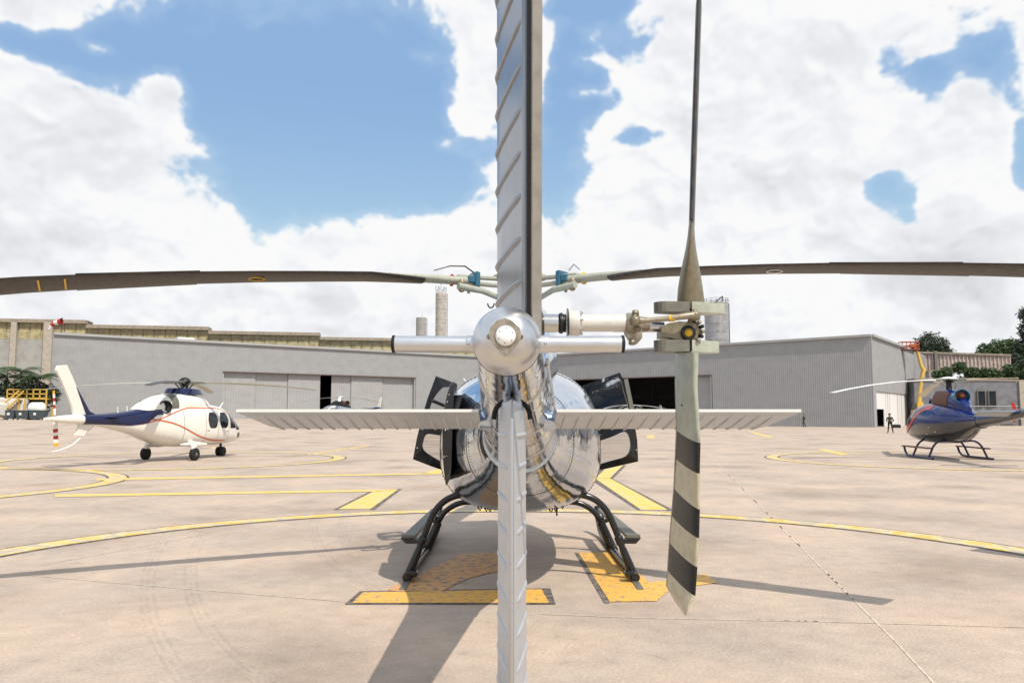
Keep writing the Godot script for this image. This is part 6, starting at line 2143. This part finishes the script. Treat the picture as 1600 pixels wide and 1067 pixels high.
	for q in [[2.72, 0.5, -2.0, 0.4], [2.95, 0.42, -1.75, 0.25], [2.98, 0.34, -1.6, 0.2]]:
		var ring := PackedVector3Array()
		for k in 24:
			var a := TAU * k / 24
			ring.append(Vector3(cos(a) * q[1], q[0], lerpf(q[2], q[3], 0.5 + 0.5 * sin(a))))
		rings.append(ring)
	mb.loft(rings)
	part("mast_fairing", mb, M["navy"], cw)
	mb = MB.new()
	for s in [-1.0, 1.0]:
		skin(mb, AWC, s, 0.35, 0.75, level(1.9), level(9.0), 0.012, 4, 20, 2.6)
	part("cowl_band", mb, M["weight grey"], cw)
	# rotor
	mb = MB.new()
	mb.lathe(Vector3(0, 2.95, -0.8), Vector3.UP, [Vector2(0, 0.24), Vector2(0.05, 0.16), Vector2(0.25, 0.14), Vector2(0.28, 0.26), Vector2(0.38, 0.26), Vector2(0.5, 0.12), Vector2(0.52, 0.0)], 20)
	part("rotor_mast", mb, M["dark metal"], R)
	for k in 4:
		var d := Vector3(-0.989, 0, 0.149).rotated(Vector3.UP, -turn + PI / 2 * k)
		var away := d.cross(Vector3.UP)
		mb = MB.new()
		mb.bar(Vector3(0, 3.24, -0.8) + d * 0.15, Vector3(0, 3.24, -0.8) + d * 0.85, 0.16, 0.1, 0.02)
		mb.tube([Vector3(0, 3.0, -0.8) + d * 0.2, Vector3(0, 3.2, -0.8) + d * 0.42 + away * 0.15], 0.03, 6)
		part("rotor_grip", mb, M["weight grey"], R)
		mb = blade_mesh(Vector3(0, 0, -0.8), d, away, [[0.7, 3.24, 0.08, 0.2, 0.04], [1.3, 3.23, 0.15, 0.2, 0.02], [2.6, 3.19, 0.165, 0.16, 0.018], [4.0, 3.1, 0.165, 0.12, 0.016], [5.0, 3.0, 0.165, 0.1, 0.014], [5.5, 2.94, 0.14, 0.1, 0.012]])
		part("rotor_blade", mb, M["rotor pale"] if k != 1 else M["rotor dark"], R)
	# swept fins
	mb = MB.new()
	var o := []
	for q in [[4.5, 1.82], [5.3, 1.78], [5.42, 2.15], [5.95, 3.05], [6.22, 3.42], [6.14, 3.58], [5.76, 3.62], [5.5, 3.25], [4.98, 2.4]]: o.append(Vector3(-0.04, q[1], q[0]))
	mb.slab(o, Vector3(0.08, 0, 0))
	part("tail_fin", mb, M["cream body"], R)
	mb = MB.new()
	o = []
	for q in [[4.15, 1.84], [4.75, 1.83], [5.0, 2.3], [5.3, 2.88], [4.95, 2.45], [4.6, 2.0]]: o.append(Vector3(-0.05, q[1], q[0]))
	mb.slab(o, Vector3(0.10, 0, 0))
	part("fin_leading_edge", mb, M["navy"], R)
	mb = MB.new()
	o = []
	for q in [[4.4, 1.6], [5.0, 1.6], [5.2, 1.15], [4.85, 1.1]]: o.append(Vector3(-0.05, q[1], q[0]))
	mb.slab(o, Vector3(0.1, 0, 0))
	part("ventral_fin", mb, M["cream body"], R)
	mb = MB.new()
	mb.tube(smooth_path([Vector3(0, 1.5, 4.3), Vector3(0, 1.15, 4.8), Vector3(0, 0.82, 5.3), Vector3(0, 0.66, 5.8), Vector3(0, 0.6, 6.2)], 4), 0.028, 8)
	part("tail_skid", mb, M["white paint"], R)
	mb = MB.new()
	mb.box(Vector3(0, 1.78, 3.7), Vector3(2.4, 0.05, 0.5), Basis(), 0.02)
	part("stabilizer", mb, M["navy"], R)
	# tail rotor with banded blades
	mb = MB.new()
	mb.tube([Vector3(0.0, 1.74, 5.85), Vector3(-0.28, 1.74, 5.85)], 0.06, 10)
	var tr := part("tail_rotor", mb, M["dark metal"], R)
	for s in [-1.0, 1.0]:
		var tilt: Vector3 = Vector3(0, cos(0.12), sin(0.12) * 1.0) * s
		for q in [[0.12, 0.36, "white paint"], [0.36, 0.48, "red mark"], [0.48, 0.60, "white paint"], [0.60, 0.72, "red mark"], [0.72, 0.86, "white paint"], [0.86, 0.97, "yellow mark"]]:
			mb = MB.new()
			mb.bar(Vector3(-0.28, 1.74, 5.85) + tilt * q[0], Vector3(-0.28, 1.74, 5.85) + tilt * q[1], 0.21 if s < 0 else 0.09, 0.03, 0.008)
			part("blade_band", mb, M[q[2]], tr)
	mb = MB.new()
	mb.tube([Vector3(0.1, 2.18, -3.2), Vector3(0.12, 2.45, -3.45)], [0.04, 0.015], 6)
	part("antenna", mb, M["white paint"], R)
	for q in [[2.6, 2.0], [3.1, 1.95]]:
		mb = MB.new()
		mb.tube([Vector3(0, q[1] - 0.05, q[0]), Vector3(0, q[1] + 0.22, q[0] + 0.05)], 0.02, 6)
		part("antenna", mb, M["white paint"], R)

func _ready() -> void:
	view_and_light()
	materials()
	build_ground()
	build_hangar()
	factory()
	towers()
	right_side()
	greenery()
	left_side()
	polished_helicopter()
	fleet()
	people()
